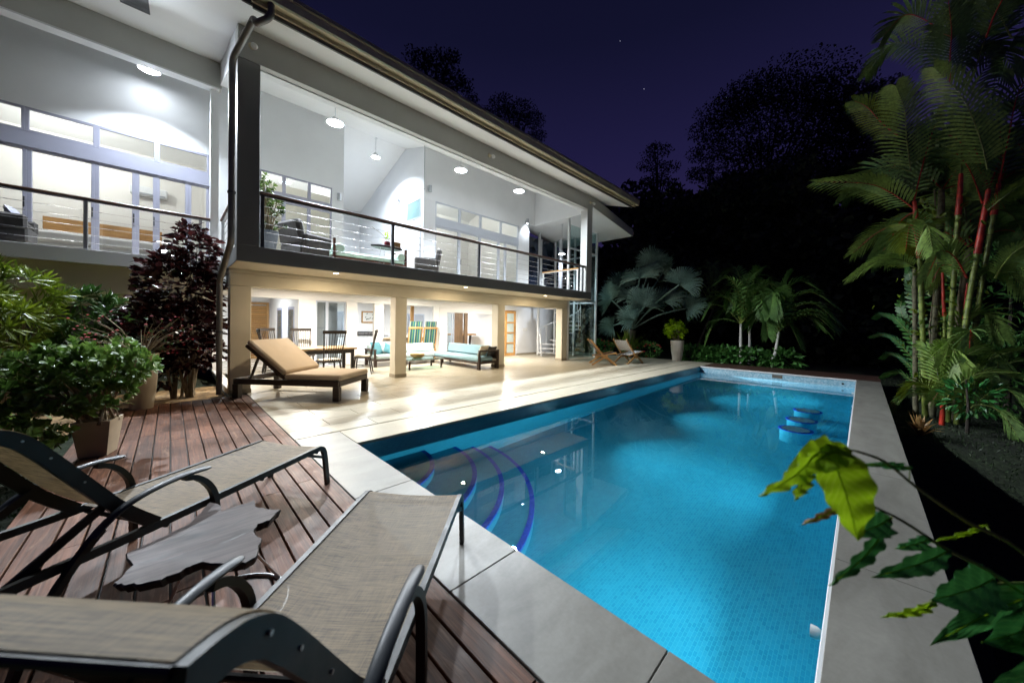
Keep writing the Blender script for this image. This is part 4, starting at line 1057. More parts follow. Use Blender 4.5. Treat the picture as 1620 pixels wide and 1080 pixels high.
# sofas, cushions and coffee table
def sofa(name, label, loc, rz, L, arms, seat_m, back_m):
    t = thing(name, label, 'sofa', loc, rz)     # runs along local x, backrest at +y
    fm = 'teak_dark'
    build('base_frame', MB().box(0, L, 0, .85, .20, .27, .006), fm, t)
    for x in (.04, L-.04):
        for y in (.04, .81): build('leg', MB().box(x-.035, x+.035, y-.035, y+.035, 0, .199, .004), fm, t)
    for a in arms:
        x = 0 if a == 'l' else L
        build('arm_frame', MB().box(x-.035, x+.035, 0, .06, .0, .58, .004).box(x-.035, x+.035, .79, .85, 0, .58, .004).box(x-.045, x+.045, -.01, .86, .582, .63, .006), fm, t)
    x0 = .04; x1 = L-.04
    build('seat_cushion', MB().box(x0, x1, .02, .80, .272, .42, .035), seat_m, t)
    build('back_cushion', MB(Matrix.Translation((0, .68, .42)) @ Matrix.Rotation(R(-10), 4, 'X')).box(x0, x1, 0, .16, .0, .36, .04), back_m, t)
    build('back_rail', MB().box(0, L, .852, .885, .35, .64), fm, t)
    return t
sofa('sofa', 'pale teal outdoor sofa against the back pillars', (5.15, 12.05, 0), 0, 2.85, 'l', 'cushion_pale', 'cushion_pale')
sofa('sofa', 'long teal outdoor sofa with dark arm frame beside the third pillar', (7.62, 9.32, 0), R(90), 3.0, 'l', 'cushion_teal', 'cushion_teal') if False else None
s2 = thing('sofa', 'long teal outdoor sofa with dark arm frame beside the third pillar', 'sofa', (7.55, 9.30, 0))
build('base_frame', MB().box(0, .92, 0, 3.0, .20, .27, .006), 'teak_dark', s2)
for y in (.04, 2.9):
    for x in (.05, .87): build('leg', MB().box(x-.035, x+.035, y-.035, y+.035, 0, .199, .004), 'teak_dark', s2)
build('arm_frame', MB().box(0, .07, -.075, -.004, 0, .62, .004).box(.86, .93, -.075, -.004, 0, .62, .004).box(0, .93, -.08, .0, .622, .68, .006).box(.07, .86, -.06, -.02, .20, .27), 'teak_dark', s2)
build('seat_cushion', MB().box(.01, .72, .01, 2.96, .272, .43, .04), 'cushion_teal', s2)
build('back_cushion', MB(Matrix.Translation((.70, 0, .43)) @ Matrix.Rotation(R(10), 4, 'Y')).box(0, .17, .30, 2.9, .0, .38, .045), 'cushion_teal', s2)
build('back_rail', MB().box(.90, .93, 0, 3.0, .35, .66), 'teak_dark', s2)
def cushion(label, loc, rot, mat, s=.42):
    m = MB(); N = 9; rows_t, rows_b = [], []
    for i in range(N):
        a = -1+2*i/(N-1); rt_, rb = [], []
        for j in range(N):
            b = -1+2*j/(N-1); k = .075*((1-a**4)*(1-b**4))**.6; pin = 1-.07*(1-abs(a*b))*max(abs(a), abs(b))
            rt_.append((a*s/2*pin, b*s/2*pin, k)); rb.append((a*s/2*pin, b*s/2*pin, -k))
        rows_t.append(rt_); rows_b.append(rb)
    m.grid(rows_t); m2 = MB().grid([list(reversed(r)) for r in rows_b]); o_ = len(m.v); m.v += m2.v; m.f += [tuple(i+o_ for i in f) for f in m2.f]
    o = build('cushion', m, mat, smooth=True); o.location = loc; o.rotation_euler = rot
    return tag(o, label, 'cushion', 'scatter cushions')
cushion('deep teal cushion leaning on the left arm of the pale sofa', (5.42, 12.56, .63), (R(68), 0, R(25)), 'cushion_deep', .5)
cushion('deep teal cushion tilted in front of the other on the pale sofa', (5.85, 12.50, .60), (R(60), R(30), R(5)), 'cushion_deep', .42)
cushion('cream patterned cushion at the near arm of the long teal sofa', (8.05, 9.62, .63), (R(62), 0, R(190)), 'cushion_cream', .44)
cushion('dark cushion squeezed between the cream cushion and sofa arm', (8.33, 9.46, .60), (R(70), 0, R(180)), 'fabric_charcoal', .40)
ct = thing('coffee_table', 'low glass topped coffee table between the sofas', 'table', (6.35, 11.0, 0))
build('glass_top', MB().box(-.70, .70, -.40, .40, .34, .36, .004), 'table_glass', ct)
build('frame', MB().box(-.65, .65, -.35, -.31, .30, .338).box(-.65, .65, .31, .35, .30, .338), 'stainless', ct)
for x in (-.62, .62):
    for y in (-.33, .33): build('leg', MB().box(x-.025, x+.025, y-.02, y+.02, 0, .299), 'teak_dark', ct)
tag(build('wicker_bowl', MB().lathe([(.0, 0), (.16, .01), (.24, .08), (.25, .16), (.22, .15), (.15, .05), (.0, .04)], 24, (6.2, 11.0, .361), cap=False), 'wicker', smooth=True), 'round woven bowl on the glass coffee table', 'bowl')

# striped folding chairs behind the counter opening
def deck_chair(label, x, y):
    t = thing('folding_chair', label, 'chair', (x, y, 0), 0, 'striped folding chairs'); t.scale = (1.12, .6, 1.17)
    for s in (-1, 1):
        build('upright', MB().bar((s*.27, .25, .1), (s*.27, -.1, 1.18), .035, .05), 'honey_wood', t)
        build('leg', MB().bar((s*.24, -.25, 0), (s*.24, .2, .75), .03, .04), 'honey_wood', t)
    build('top_bar', MB().box(-.30, .30, -.13, -.08, 1.15, 1.21, .008), 'honey_wood_x', t)
    build('canvas', MB().grid([[(-.25+.5*j/6, .14-.29*i/8, .42+1.0*i/8+(.0 if i < 8 else 0)) for j in range(7)] for i in range(9)]), 'deck_chair_canvas', t)
    return t
d0 = deck_chair('striped canvas folding chair left of the other behind the counter', 7.31, 13.17)
dup(d0, (8.02, 13.17, 0), 0, 'striped canvas folding chair right of the other behind the counter')
tag(build('timber_post', MB().box(8.05, 8.20, 14.9, 15.0, 0, 2.6, .004), 'honey_wood'), 'orange timber post standing behind the striped chairs', 'post')
# kitchen things seen through the openings
kc = thing('kitchen_counter', 'white kitchen counter with black stove seen through the doorway', 'counter', (6.4, 17.6, 0))
build('cabinet', MB().box(-1.3, 1.6, -.3, .39, 0, .88), 'paint_white', kc); build('worktop', MB().box(-1.33, 1.63, -.33, .39, .882, .93), 'stainless', kc)
build('stove', MB().box(.1, .9, -.34, .3, .932, 1.12, .01), 'appliance_black', kc); build('hob_rail', MB().box(.12, .88, -.37, -.345, 1.02, 1.05), 'stainless', kc)
for lab, x0, x1, z0, z1 in (('orange framed botanical picture on the kitchen wall', 6.95, 7.75, 1.55, 2.15),):
    p = thing('framed_picture', lab, 'picture', ((x0+x1)/2, 17.99, (z0+z1)/2), world=True)
    build('frame', MB().box(x0, x1, 17.95, 17.99, z1-.06, z1).box(x0, x1, 17.95, 17.99, z0, z0+.06).box(x0, x0+.06, 17.95, 17.99, z0+.06, z1-.06).box(x1-.06, x1, 17.95, 17.99, z0+.06, z1-.06), 'honey_wood', p)
    build('print', MB().box(x0+.06, x1-.06, 17.975, 17.985, z0+.06, z1-.06), 'picture_paper', p)
    rr = random.Random(4)
    m = MB()
    for k in range(9):
        a, b = x0+.14+rr.random()*(x1-x0-.3), z0+.12+rr.random()*(z1-z0-.26)
        m.add([(a, 17.973, b), (a+.05, 17.973, b+.02), (a+.07, 17.973, b+.08), (a+.01, 17.973, b+.05)], [(0, 1, 2, 3)])
    build('motif', m, 'picture_ink', p)
for lab, x in (('dark window at the back of the kitchen left of the picture', 5.75), ('dark window at the back of the room behind the striped chairs', 9.3), ('narrow dark window at the back of the room near the timber post', 10.2)):
    w_ = thing('back_window', lab, 'window', (x, 17.99, 1.5), world=True)
    build('frame', MB().box(x-.34, x+.34, 17.95, 17.99, 1.0, 1.06).box(x-.34, x+.34, 17.95, 17.99, 2.04, 2.1).box(x-.34, x-.28, 17.95, 17.99, 1.06, 2.04).box(x+.28, x+.34, 17.95, 17.99, 1.06, 2.04), 'frame_white', w_)
    build('pane', MB().box(x-.28, x+.28, 17.97, 17.98, 1.06, 2.04), 'steel_grey', w_)
bt = thing('bar_table', 'tall live edge wooden table with a vase seen past the timber door', 'table', (11.05, 14.9, 0))
build('tabletop', MB().box(-.75, .65, -.35, .35, .98, 1.06, .02), 'honey_wood_x', bt)
for x in (-.55, .0, .5): build('leg', MB().bar((x-.06, 0, 0), (x, 0, .979), .08, .10), 'teak_dark', bt)
vz = thing('vase', 'pale vase with a yellow orchid on the tall table', 'vase', (11.0, 14.9, 1.06))
build('body', MB().lathe([(.04, 0), (.09, .05), (.08, .14), (.04, .18)], 14), 'pot_tall', vz, smooth=True)
rr = random.Random(5); m = MB()
for k in range(16):
    a = rr.uniform(0, 6.28); r = rr.uniform(.05, .2); z = rr.uniform(.28, .55)
    m.add([(0+r*math.cos(a), r*math.sin(a), z), (r*math.cos(a)+.06, r*math.sin(a)+.03, z+.05), (r*math.cos(a)+.03, r*math.sin(a)-.03, z+.09)], [(0, 1, 2)])
build('flowers', m, 'leaf_bright', vz); build('stems', MB().tube([(0, 0, .17), (.03, .0, .5)], .006, 5).tube([(0, 0, .17), (-.08, .04, .4)], .006, 5), 'leaf_shrub', vz)
tag(build('appliance', MB().box(10.3, 11.5, 16.9, 17.5, 0, .9, .01), 'stainless'), 'stainless steel appliance behind the tall table', 'appliance')

# patio chairs at the far end of the terrace
def easy_chair(label, loc, rz, weave):
    t = thing('patio_chair', label, 'chair', loc, rz, 'timber patio chairs'); t.scale = (1.2, 1.2, 1.2)   # faces local +x
    for s in (-1, 1):
        y = s*.30
        build('back_upright', MB().bar((.12, y, .20), (-.42, y, .86), .035, .055), 'honey_wood_x', t)
        build('leg', MB().bar((.10, y, .30), (.46, y, .0), .03, .055), 'honey_wood_x', t)
        build('leg', MB().bar((.16, y, .34), (-.36, y, .0), .03, .055), 'honey_wood_x', t)
        build('seat_rail', MB().bar((.46, y*.92, .42), (-.26, y*.92, .28), .03, .045), 'honey_wood_x', t)
    build('seat', MB().grid([[(.45-.68*i/8, -.27+.54*j/4, .435-.135*i/8-.03*math.sin(math.pi*i/8)) for j in range(5)] for i in range(9)]), weave, t)
    build('back', MB().grid([[(-.10-.31*i/8, -.28+.56*j/4, .45+.38*i/8-.03*math.sin(math.pi*i/8)) for j in range(5)] for i in range(9)]), weave, t)
    return t
easy_chair('timber patio chair with plain charcoal sling near the stair tower', (12.75, 7.62, 0), R(-48), 'fabric_charcoal')
easy_chair('timber patio chair with black and white woven back', (14.15, 7.15, 0), R(-14), 'woven_strap')

# upper balcony furniture
def armchair(label, loc, rz):
    t = thing('armchair', label, 'armchair', loc, rz, 'dark wicker armchairs')   # faces +y
    build('base', MB().box(-.38, .38, -.36, .36, .06, .36, .03), 'fabric_charcoal', t)
    build('backrest', MB(Matrix.Translation((0, -.30, .36)) @ Matrix.Rotation(R(10), 4, 'X')).box(-.38, .38, -.08, .08, 0, .52, .05), 'fabric_charcoal', t)
    for s in (-1, 1): build('arm', MB().box(s*.38-.07, s*.38+.07, -.30, .36, .30, .58, .04), 'fabric_charcoal', t)
    build('seat_cushion', MB().box(-.30, .30, -.22, .34, .362, .48, .04), 'fabric_charcoal', t)
    return t
a0 = armchair('dark armchair upstairs beside the potted tree', (2.28, 9.3, 3.0), R(-70))
dup(a0, (5.75, 9.7, 3.0), R(60), 'dark armchair upstairs with a grey throw, right of the side table')
th = tag(build('throw', MB().box(5.46, 5.95, 9.55, 9.95, 3.482, 3.62, .05), 'fabric_grey', smooth=True), 'pale grey throw bundled on the dark armchair', 'throw')
dbd = thing('daybed', 'mint cushioned daybed with round bolsters behind the balcony railing', 'daybed', (3.75, 9.35, 3.0))
build('frame', MB().box(-.95, .95, -.36, .36, .10, .20, .01), 'rail_wood', dbd)
for x in (-.93, .93):
    build('end_post', MB().box(x-.025, x+.025, -.36, -.30, 0, .62).box(x-.025, x+.025, .30, .36, 0, .62), 'rail_wood', dbd)
    build('bolster', MB(Matrix.Translation((x*.86, 0, .40)) @ Matrix.Rotation(R(90), 4, 'X')).lathe([(.0, -.36), (.10, -.355), (.115, -.33), (.115, .33), (.10, .355), (.0, .36)], 20, cap=False), 'cushion_mint', dbd, smooth=True)
build('mattress', MB().box(-.92, .92, -.36, .36, .202, .34, .05), 'cushion_mint', dbd)
st_ = thing('side_table', 'small live edge side table on hairpin legs upstairs', 'table', (3.98, 8.72, 3.0))
build('tabletop', MB().prism([(-.42, -.05), (-.25, -.2), (.05, -.17), (.40, -.10), (.36, .12), (.1, .2), (-.2, .15)], .50, .54), 'slab_edge', st_)
for x, y in ((-.18, -.08), (.15, -.08), (.0, .1)): build('leg', MB().tube([(x*1.3, y*1.3, 0), (x, y, .5)], .006, 5), 'stainless', st_)
fv = thing('vase', 'dark red vase with bare curling twigs on the upstairs table', 'vase', (4.02, 8.74, 3.54))
build('body', MB().lathe([(.06, 0), (.075, .02), (.075, .13), (.07, .15)], 18), 'vase_red', fv, smooth=True)
build('twig', MB().tube(catmull([(0, 0, .14), (-.1, 0, .28), (-.25, 0, .38), (-.40, .02, .46)], 5), .006, 5).tube(catmull([(0, 0, .14), (.08, 0, .3), (.18, 0, .45), (.2, .02, .62)], 5), .006, 5), 'bark_pale', fv, smooth=True)
m = MB(); rr = random.Random(9)
for k in range(26):
    a = rr.uniform(0, 6.28); r = rr.uniform(.0, .06); z = rr.uniform(.18, .42)
    m.add([(r*math.cos(a), r*math.sin(a), z), (r*math.cos(a)+.03*math.cos(a), r*math.sin(a)+.03*math.sin(a), z+.05), (r*math.cos(a+.5)+.01, r*math.sin(a+.5), z+.06)], [(0, 1, 2)])
build('flowers', m, 'leaf_bright', fv)
fr_ = tag(build('small_frame', MB().box(4.22, 4.42, 8.80, 8.83, 3.54, 3.74).box(4.24, 4.40, 8.795, 8.80, 3.56, 3.72), 'honey_wood'), 'small orange frame standing behind the red vase', 'frame')
# bedroom
hb0 = at_y(68, 358, 16.2); hb1 = at_y(232, 385, 16.2)
bed = thing('bed', 'bed with honey wood headboard and white linen behind the bedroom glass', 'bed', ((hb0.x+hb1.x)/2, 15.2, 3.0), world=True)
xm0, xm1 = hb0.x, hb1.x+.35
build('headboard', MB().box(xm0, xm1, 16.15, 16.25, 3.0, 4.42, .01), 'honey_wood_x', bed)
build('base', MB().box(xm0+.1, xm1-.1, 14.1, 16.14, 3.05, 3.42), 'linen_white', bed)
build('mattress', MB().box(xm0+.08, xm1-.08, 14.05, 16.14, 3.422, 3.75, .08), 'linen_white', bed)
build('pillow', MB().box(xm0+.2, xm0+.95, 15.6, 16.1, 3.752, 3.95, .08), 'linen_white', bed); build('pillow', MB().box(xm1-.95, xm1-.2, 15.6, 16.1, 3.752, 3.95, .08), 'linen_white', bed)
q = at_y(238, 305, 16.5)
ac = thing('air_conditioner', 'white split air conditioner high on the bedroom wall', 'air conditioner', (q.x, 16.45, q.z), world=True)
build('body', MB().box(q.x-.45, q.x+.40, 16.38, 16.598, q.z-.14, q.z+.14, .03), 'paint_white', ac); build('vent', MB().box(q.x-.4, q.x+.35, 16.37, 16.379, q.z-.12, q.z-.07), 'steel_grey', ac)
wc = armchair('grey wicker armchair with lilac cushion on the bedroom balcony', (-2.35, 11.9, 3.0), R(-90))
cushion('lilac cushion on the wicker armchair at the left edge', (-2.2, 11.9, 3.60), (R(60), 0, R(90)), 'frame_lilac', .38)
bl = tag(build('blind', MB().box(1.85, 3.79, 12.60, 12.61, 3.0, 5.75), 'blind_cloth'), 'cream roller blind behind the windows near the potted tree', 'blind')
# ================================================================== PLANTS
def leaves_np(C, D, Nn, L, W, fold=.25, seg=1):
    """folded leaf blades: C base points, D directions, Nn upward normals, L lengths, W widths (numpy arrays)"""
    D = D/np.linalg.norm(D, axis=1, keepdims=True)
    S = np.cross(D, Nn); S /= np.maximum(np.linalg.norm(S, axis=1, keepdims=True), 1e-6)
    U = np.cross(S, D); L = L[:, None]; W = W[:, None]
    a = C; tip = C+D*L-U*L*.12
    m1 = C+D*L*.30; m2 = C+D*L*.68-U*L*.03
    l1 = m1+S*W*.42+U*W*fold; r1 = m1-S*W*.42+U*W*fold; l2 = m2+S*W*.45+U*W*fold; r2_ = m2-S*W*.45+U*W*fold
    V = np.stack([a, l1, l2, tip, r2_, r1, m1, m2], 1).reshape(-1, 3)
    n = len(C); b = (np.arange(n)*8)[:, None]
    F3 = np.concatenate([b+[0, 6, 1], b+[7, 3, 2], b+[0, 5, 6], b+[7, 4, 3]], 0)
    F4 = np.concatenate([b+[1, 6, 7, 2], b+[6, 5, 4, 7]], 0)
    return V, F3, F4
def np_mb(V, F3, F4):
    m = MB(); m.v = [tuple(p) for p in V.tolist()]; m.f = [tuple(f) for f in F3.tolist()]+[tuple(f) for f in F4.tolist()]; return m
def quads_np(C, D, Nn, L, W):
    D = D/np.linalg.norm(D, axis=1, keepdims=True); S = np.cross(D, Nn); S /= np.maximum(np.linalg.norm(S, axis=1, keepdims=True), 1e-6)
    L = L[:, None]; W = W[:, None]
    V = np.stack([C, C+D*L*.5+S*W*.5, C+D*L, C+D*L*.5-S*W*.5], 1).reshape(-1, 3); b = (np.arange(len(C))*4)[:, None]
    return V, np.zeros((0, 3), int), b+[0, 1, 2, 3]
def rand_dirs(r, n, up_=.3):
    d = r.normal(size=(n, 3)); d[:, 2] += up_; return d/np.linalg.norm(d, axis=1, keepdims=True)
def rosettes(r, centers, dirs, per, L, W, open_=.9, jit=.25, droop=.1):
    C, D, Nn, LL, WW = [], [], [], [], []
    for c, d in zip(centers, dirs):
        d = d/np.linalg.norm(d); ref = np.array([0, 0, 1.]) if abs(d[2]) < .9 else np.array([1., 0, 0])
        s = np.cross(d, ref); s /= np.linalg.norm(s); u = np.cross(s, d)
        for k in range(per):
            a = k*2.399+r.uniform(0, .5); q = .25+.75*k/per
            v = d*(1-q*open_*.75)+(s*math.cos(a)+u*math.sin(a))*q*open_; v = v+r.normal(size=3)*jit*.3; v[2] -= droop*q
            C.append(c-d*.02*k/per*3); D.append(v); Nn.append(d+r.normal(size=3)*.2); f = r.uniform(.7, 1.15)
            LL.append(L*f*(.6+.4*q)); WW.append(W*f)
    return tuple(np.array(x) for x in (C, D, Nn, LL, WW))
def blob_points(r, n, c, rad, shell=.55):
    d = r.normal(size=(n, 3)); d /= np.linalg.norm(d, axis=1, keepdims=True)
    q = shell+(1-shell)*r.uniform(size=(n, 1))**.6
    return np.array(c)+d*q*np.array(rad), d

# --- croton bushes on the left
r = np.random.default_rng(3)
def rosette_bush(name, label, base, blobs, nros, per, L, W, mat, stem_mat='bark_pale', seed=1, open_=1.0, group=None, zmin=.05, nst=9, fold=.10):
    r = np.random.default_rng(seed); t = thing(name, label, 'shrub', base, group=group, world=True)
    Cs, Ds = [], []
    for c, rad, w in blobs:
        P, d = blob_points(r, int(nros*w), c, rad); d[:, 2] = np.abs(d[:, 2])*.8+.25; Cs.append(P); Ds.append(d+r.normal(size=d.shape)*.2)
    Cs = np.concatenate(Cs); Ds = np.concatenate(Ds); k = Cs[:, 2] > base[2]+zmin; Cs, Ds = Cs[k], Ds[k]
    build('foliage', np_mb(*leaves_np(*rosettes(r, Cs, Ds, per, L, W, open_), fold)), mat, t, smooth=False)
    m = MB(); pick = r.choice(len(Cs), min(nst*4, len(Cs)), replace=False)
    for i, ix_ in enumerate(pick):
        p = Cs[ix_]; b = np.array(base)+np.array([r.normal()*.06, r.normal()*.06, 0]); mid = (b+p)/2+np.array([0, 0, .15*(p[2]-b[2])])
        m.tube([b, mid, p], [.018 if i < nst else .008, .011 if i < nst else .006, .004], 6)
    build('stems', m, stem_mat, t, smooth=True)
    return t
rosette_bush('croton_bush', 'bright yellow green narrow leaved bush at the left edge', (-1.95, 9.6, -.05),
             [((-2.15, 9.5, 1.55), (.75, .7, .85), .6), ((-1.75, 9.7, 1.95), (.45, .5, .55), .28), ((-2.4, 9.4, .9), (.7, .6, .6), .3)], 95, 22, .32, .032, 'leaf_croton', seed=3)
rosette_bush('croton_bush', 'dark green narrow leaved bush right of the bright one', (-1.15, 10.4, -.05),
             [((-1.15, 10.4, 1.35), (.65, .5, .8), .8), ((-.9, 10.5, .7), (.6, .5, .6), .5)], 75, 20, .28, .045, 'leaf_croton_dark', seed=4)
# --- maroon leaved shrub by the downpipe
def big_leaf_shrub(name, label, base, blobs, n, L, W, mat, seed, stems):
    r = np.random.default_rng(seed); t = thing(name, label, 'shrub', base, world=True)
    Cs, Ds = [], []
    for c, rad, w in blobs:
        P, d = blob_points(r, int(n*w), c, rad, .45); Cs.append(P); Ds.append(d)
    C = np.concatenate(Cs); D = np.concatenate(Ds)+r.normal(size=(len(C), 3))*.55; D[:, 2] = D[:, 2]*.5-.05
    N = rand_dirs(r, len(C), 1.6)
    build('foliage', np_mb(*leaves_np(C, D, N, r.uniform(.7, 1.2, len(C))*L, r.uniform(.75, 1.15, len(C))*W, .12)), mat, t)
    m = MB()
    for k in range(stems):
        p = C[r.integers(len(C))]; b = np.array(base)+np.array([r.normal()*.10, r.normal()*.10, 0])
        m.tube([b, b+(p-b)*.35+np.array([0, 0, .25]), p], [.03, .02, .005], 7)
    build('stems', m, 'bark_pale', t, smooth=True)
    return t
big_leaf_shrub('maroon_shrub', 'tall dark maroon leaved shrub beside the downpipe', (.30, 10.05, -.05),
               [((.16, 10.1, 2.25), (.72, .55, .75), .36), ((.32, 10.1, 3.0), (.40, .4, .62), .17), ((.05, 10.0, 1.45), (.80, .55, .62), .32), ((.30, 10.0, .85), (.62, .45, .35), .12), ((-.15, 9.85, .45), (.3, .25, .2), .03)], 2100, .20, .115, 'leaf_maroon', 8, 16)
# --- square planter with bushy shrub
sqp = Vector((-.60, 6.30, 0))
sp_ = thing('square_planter', 'square taupe planter on the deck edge', 'planter', sqp, R(-16)); sp_.scale = (.70, .70, .82)
def frustum(b, t_, z0, z1): return [(-b, -b, z0), (b, -b, z0), (b, b, z0), (-b, b, z0), (-t_, -t_, z1), (t_, -t_, z1), (t_, t_, z1), (-t_, t_, z1)]
FB = [(0, 3, 2, 1), (0, 1, 5, 4), (1, 2, 6, 5), (2, 3, 7, 6), (3, 0, 4, 7)]
build('body', MB().add(frustum(.165, .225, 0, .50), FB).add(frustum(.15, .205, .02, .50), [tuple(reversed(f)) for f in FB[1:]]).add([(-.225, -.225, .5), (.225, -.225, .5), (.225, .225, .5), (-.225, .225, .5), (-.205, -.205, .5), (.205, -.205, .5), (.205, .205, .5), (-.205, .205, .5)], [(0, 1, 5, 4), (1, 2, 6, 5), (2, 3, 7, 6), (3, 0, 4, 7)]), 'pot_cream', sp_)
build('soil', MB().box(-.20, .20, -.20, .20, .40, .45), 'soil', sp_)
rosette_bush('potted_shrub', 'glossy light green shrub growing from the square planter', (-.60, 6.30, .37),
             [((-.62, 6.30, 1.06), (.56, .45, .30), .5), ((-1.0, 6.25, .95), (.5, .4, .35), .4), ((-.75, 6.1, .75), (.5, .3, .25), .25)], 230, 8, .115, .068, 'leaf_shrub', seed=11, nst=14)
rosette_bush('garden_shrub', 'glossy green shrub spreading behind the left lounger', (-1.55, 6.4, -.05),
             [((-1.55, 6.4, .72), (.7, .6, .55), .6), ((-1.25, 5.9, .35), (.5, .5, .35), .4), ((-1.9, 6.0, .35), (.6, .5, .4), 0.4)], 230, 8, .115, .066, 'leaf_shrub', seed=12, nst=14)
# --- round tall planter with crown of thorns
rp = Vector((-.36, 9.0, 0))
t = thing('round_planter', 'tall round cream planter behind the bushy shrub', 'planter', rp)
build('body', MB().lathe([(.0, .01), (.15, 0), (.19, .35), (.215, .75), (.225, .98), (.205, .98), (.19, .88)], 28, cap=False), 'pot_cream', t, smooth=True)
build('soil', MB().lathe([(.20, .86), (0, .87)], 20, cap=False), 'soil', t)
t = thing('thorn_bush', 'spindly bush with small red flowers in the round planter', 'shrub', (rp.x, rp.y, .87), world=True)
rr = random.Random(21); m = MB(); fl = MB(); lv_c = []
for k in range(46):
    a = rr.uniform(0, 6.28); L = rr.uniform(.35, 1.0); b = Vector((rp.x, rp.y, .87)); e_ = b+Vector((math.cos(a)*L*.95-.15, math.sin(a)*L*.6, rr.uniform(.0, .80)))
    mid = (b+e_)/2+Vector((0, 0, .12)); m.tube([b, mid, e_], [.009, .006, .003], 5)
    for q in range(rr.choice((1, 1, 2, 3))):
        p = e_+Vector((rr.gauss(0, .05), rr.gauss(0, .05), rr.gauss(0, .04)))
        fl.lathe([(0, -.010), (.016, -.004), (.019, .005), (0, .011)], 6, p, cap=False)
    for q in range(2):
        lv_c.append(tuple(mid.lerp(e_, rr.random())))
build('branches', m, 'bark_pale', t, smooth=True); build('flowers', fl, 'red_flower', t, smooth=True, kind='stuff')
C = np.array(lv_c); r = np.random.default_rng(4); build('foliage', np_mb(*leaves_np(C, rand_dirs(r, len(C)), rand_dirs(r, len(C), 1), np.full(len(C), .06), np.full(len(C), .03))), 'leaf_croton_dark', t)
# --- grass beside the deck on the left
def grass(name, n, box, h, mat, seed, zf):
    r = np.random.default_rng(seed); C = np.stack([r.uniform(box[0], box[1], n), r.uniform(box[2], box[3], n), np.zeros(n)], 1)
    C[:, 2] = [zf(x, y) for x, y in C[:, :2]]
    D = rand_dirs(r, n, 1.6); D[:, 2] = np.abs(D[:, 2])
    o = build(name, np_mb(*quads_np(C, D, rand_dirs(r, n, 0), r.uniform(.5, 1.2, n)*h, np.full(n, h*.16))), mat, kind='stuff')
    return o
tag(grass('lawn', 5200, (-3.2, -.90, 2.0, 6.8), .07, 'leaf_grass', 5, lambda x, y: -.12), 'short grass beside the left edge of the deck', 'grass')
tag(grass('lawn', 22000, (3.5, 22, -9, -.5), .085, 'leaf_grass', 6, lambda x, y: ground_h(x, y)), 'dark lawn to the right of the pool', 'grass')

# --- palms
def frond(t, path, leaf_len, n, width, mat, rach_mat, droop=.35, vee=.35, r0=.014, upv=(0, 0, 1), seed=0, fwd_=.55):
    rr = random.Random(seed); P = [Vector(p) for p in catmull([tuple(p) for p in path], 6)]; K = len(P)-1
    plen = sum((P[k+1]-P[k]).length for k in range(K)); leaf_len = min(leaf_len, .42*plen); width = min(width, .72*plen/n)
    m = MB()
    for i in range(n):
        q = .10+.90*i/(n-1); f = q*K; k = min(int(f), K-1); p = P[k].lerp(P[k+1], f-k); tg = (P[k+1]-P[k]).normalized()
        side = tg.cross(Vector(upv)); side = side.normalized() if side.length > 1e-4 else Vector((0, 1, 0)); nn = side.cross(tg).normalized()
        L = leaf_len*(math.sin(math.pi*(.12+.80*q))**.7)*rr.uniform(.9, 1.06)
        for s in (-1, 1):
            d = (side*s*(1-.35*q)+tg*(fwd_+.6*q)+nn*vee).normalized(); dr = Vector((0, 0, -1))
            w = (tg-d*tg.dot(d)).normalized()*width*.5
            a = p; b = p+d*L*.4-dr*0+dr*L*droop*.10; c = p+d*L*.75+dr*L*droop*.38; e_ = p+d*L*.98+dr*L*droop*.72
            m.add([a+w*.5, a-w*.5, b+w, b-w, c+w*.75, c-w*.75, e_], [(0, 1, 3, 2), (2, 3, 5, 4), (4, 5, 6)])
    o = build('frond', m, mat, t)
    build('rachis', MB().tube(P, [r0*(1-.8*i/K) for i in range(K+1)], 6), rach_mat, o, smooth=True)
    return o
# fan palm
bp = Vector((17.2, 8.6, -.1))
fp = thing('fan_palm', 'large silvery blue fan palm beyond the end of the terrace', 'palm', bp, world=True)
build('trunk', MB().tube([bp, bp+Vector((0, 0, .8)), bp+Vector((0, -.1, 1.5))], [.30, .26, .22], 14), 'palm_trunk', fp, smooth=True)
heart = bp+Vector((0, -.15, 1.55))
def fan(t, c, normal, upd, rad, spread, seed, nseg=34):
    rr = random.Random(seed); nrm_ = Vector(normal).normalized(); u = Vector(upd); u = (u-nrm_*u.dot(nrm_)).normalized(); s = u.cross(nrm_)
    m = MB(); half = R(spread)/2; fold = rr.uniform(.25, .75)
    for i in range(nseg):
        a0 = -half+2*half*i/nseg; a1 = -half+2*half*(i+1)/nseg; am = (a0+a1)/2
        L = rad*(.74+.26*math.cos(am*.75))*rr.uniform(.93, 1.04)
        def pt(a, r_, h): return Vector(c)+u*math.cos(a)*r_+s*math.sin(a)*r_*(1-.25*fold)+nrm_*(h+abs(math.sin(a))*r_*fold*.6)
        cup = lambda r_: -.16*r_*r_/rad
        r1 = rad*rr.uniform(.48, .56); pl = rad*.022; w = (a1-a0)*.30; tw = rr.uniform(-.03, .03); dr = Vector((0, 0, -.16*rad*rr.uniform(.1, 1.6)))
        r3 = (r1+L)*.54
        v = [pt(am, .02, 0), pt(a0, r1, cup(r1)-pl), pt(am, r1, cup(r1)+pl), pt(a1, r1, cup(r1)-pl),
             pt(am-w+tw*.5, r3, cup(r3)-pl)+dr*.25, pt(am+tw*.5, r3, cup(r3)+pl)+dr*.25, pt(am+w+tw*.5, r3, cup(r3)-pl)+dr*.25, pt(am+tw, L, cup(L))+dr]
        m.add(v, [(0, 1, 2), (0, 2, 3), (1, 4, 5, 2), (2, 5, 6, 3), (4, 7, 5), (5, 7, 6)])
    return build('fan_leaf', m, 'leaf_bismarck', t)
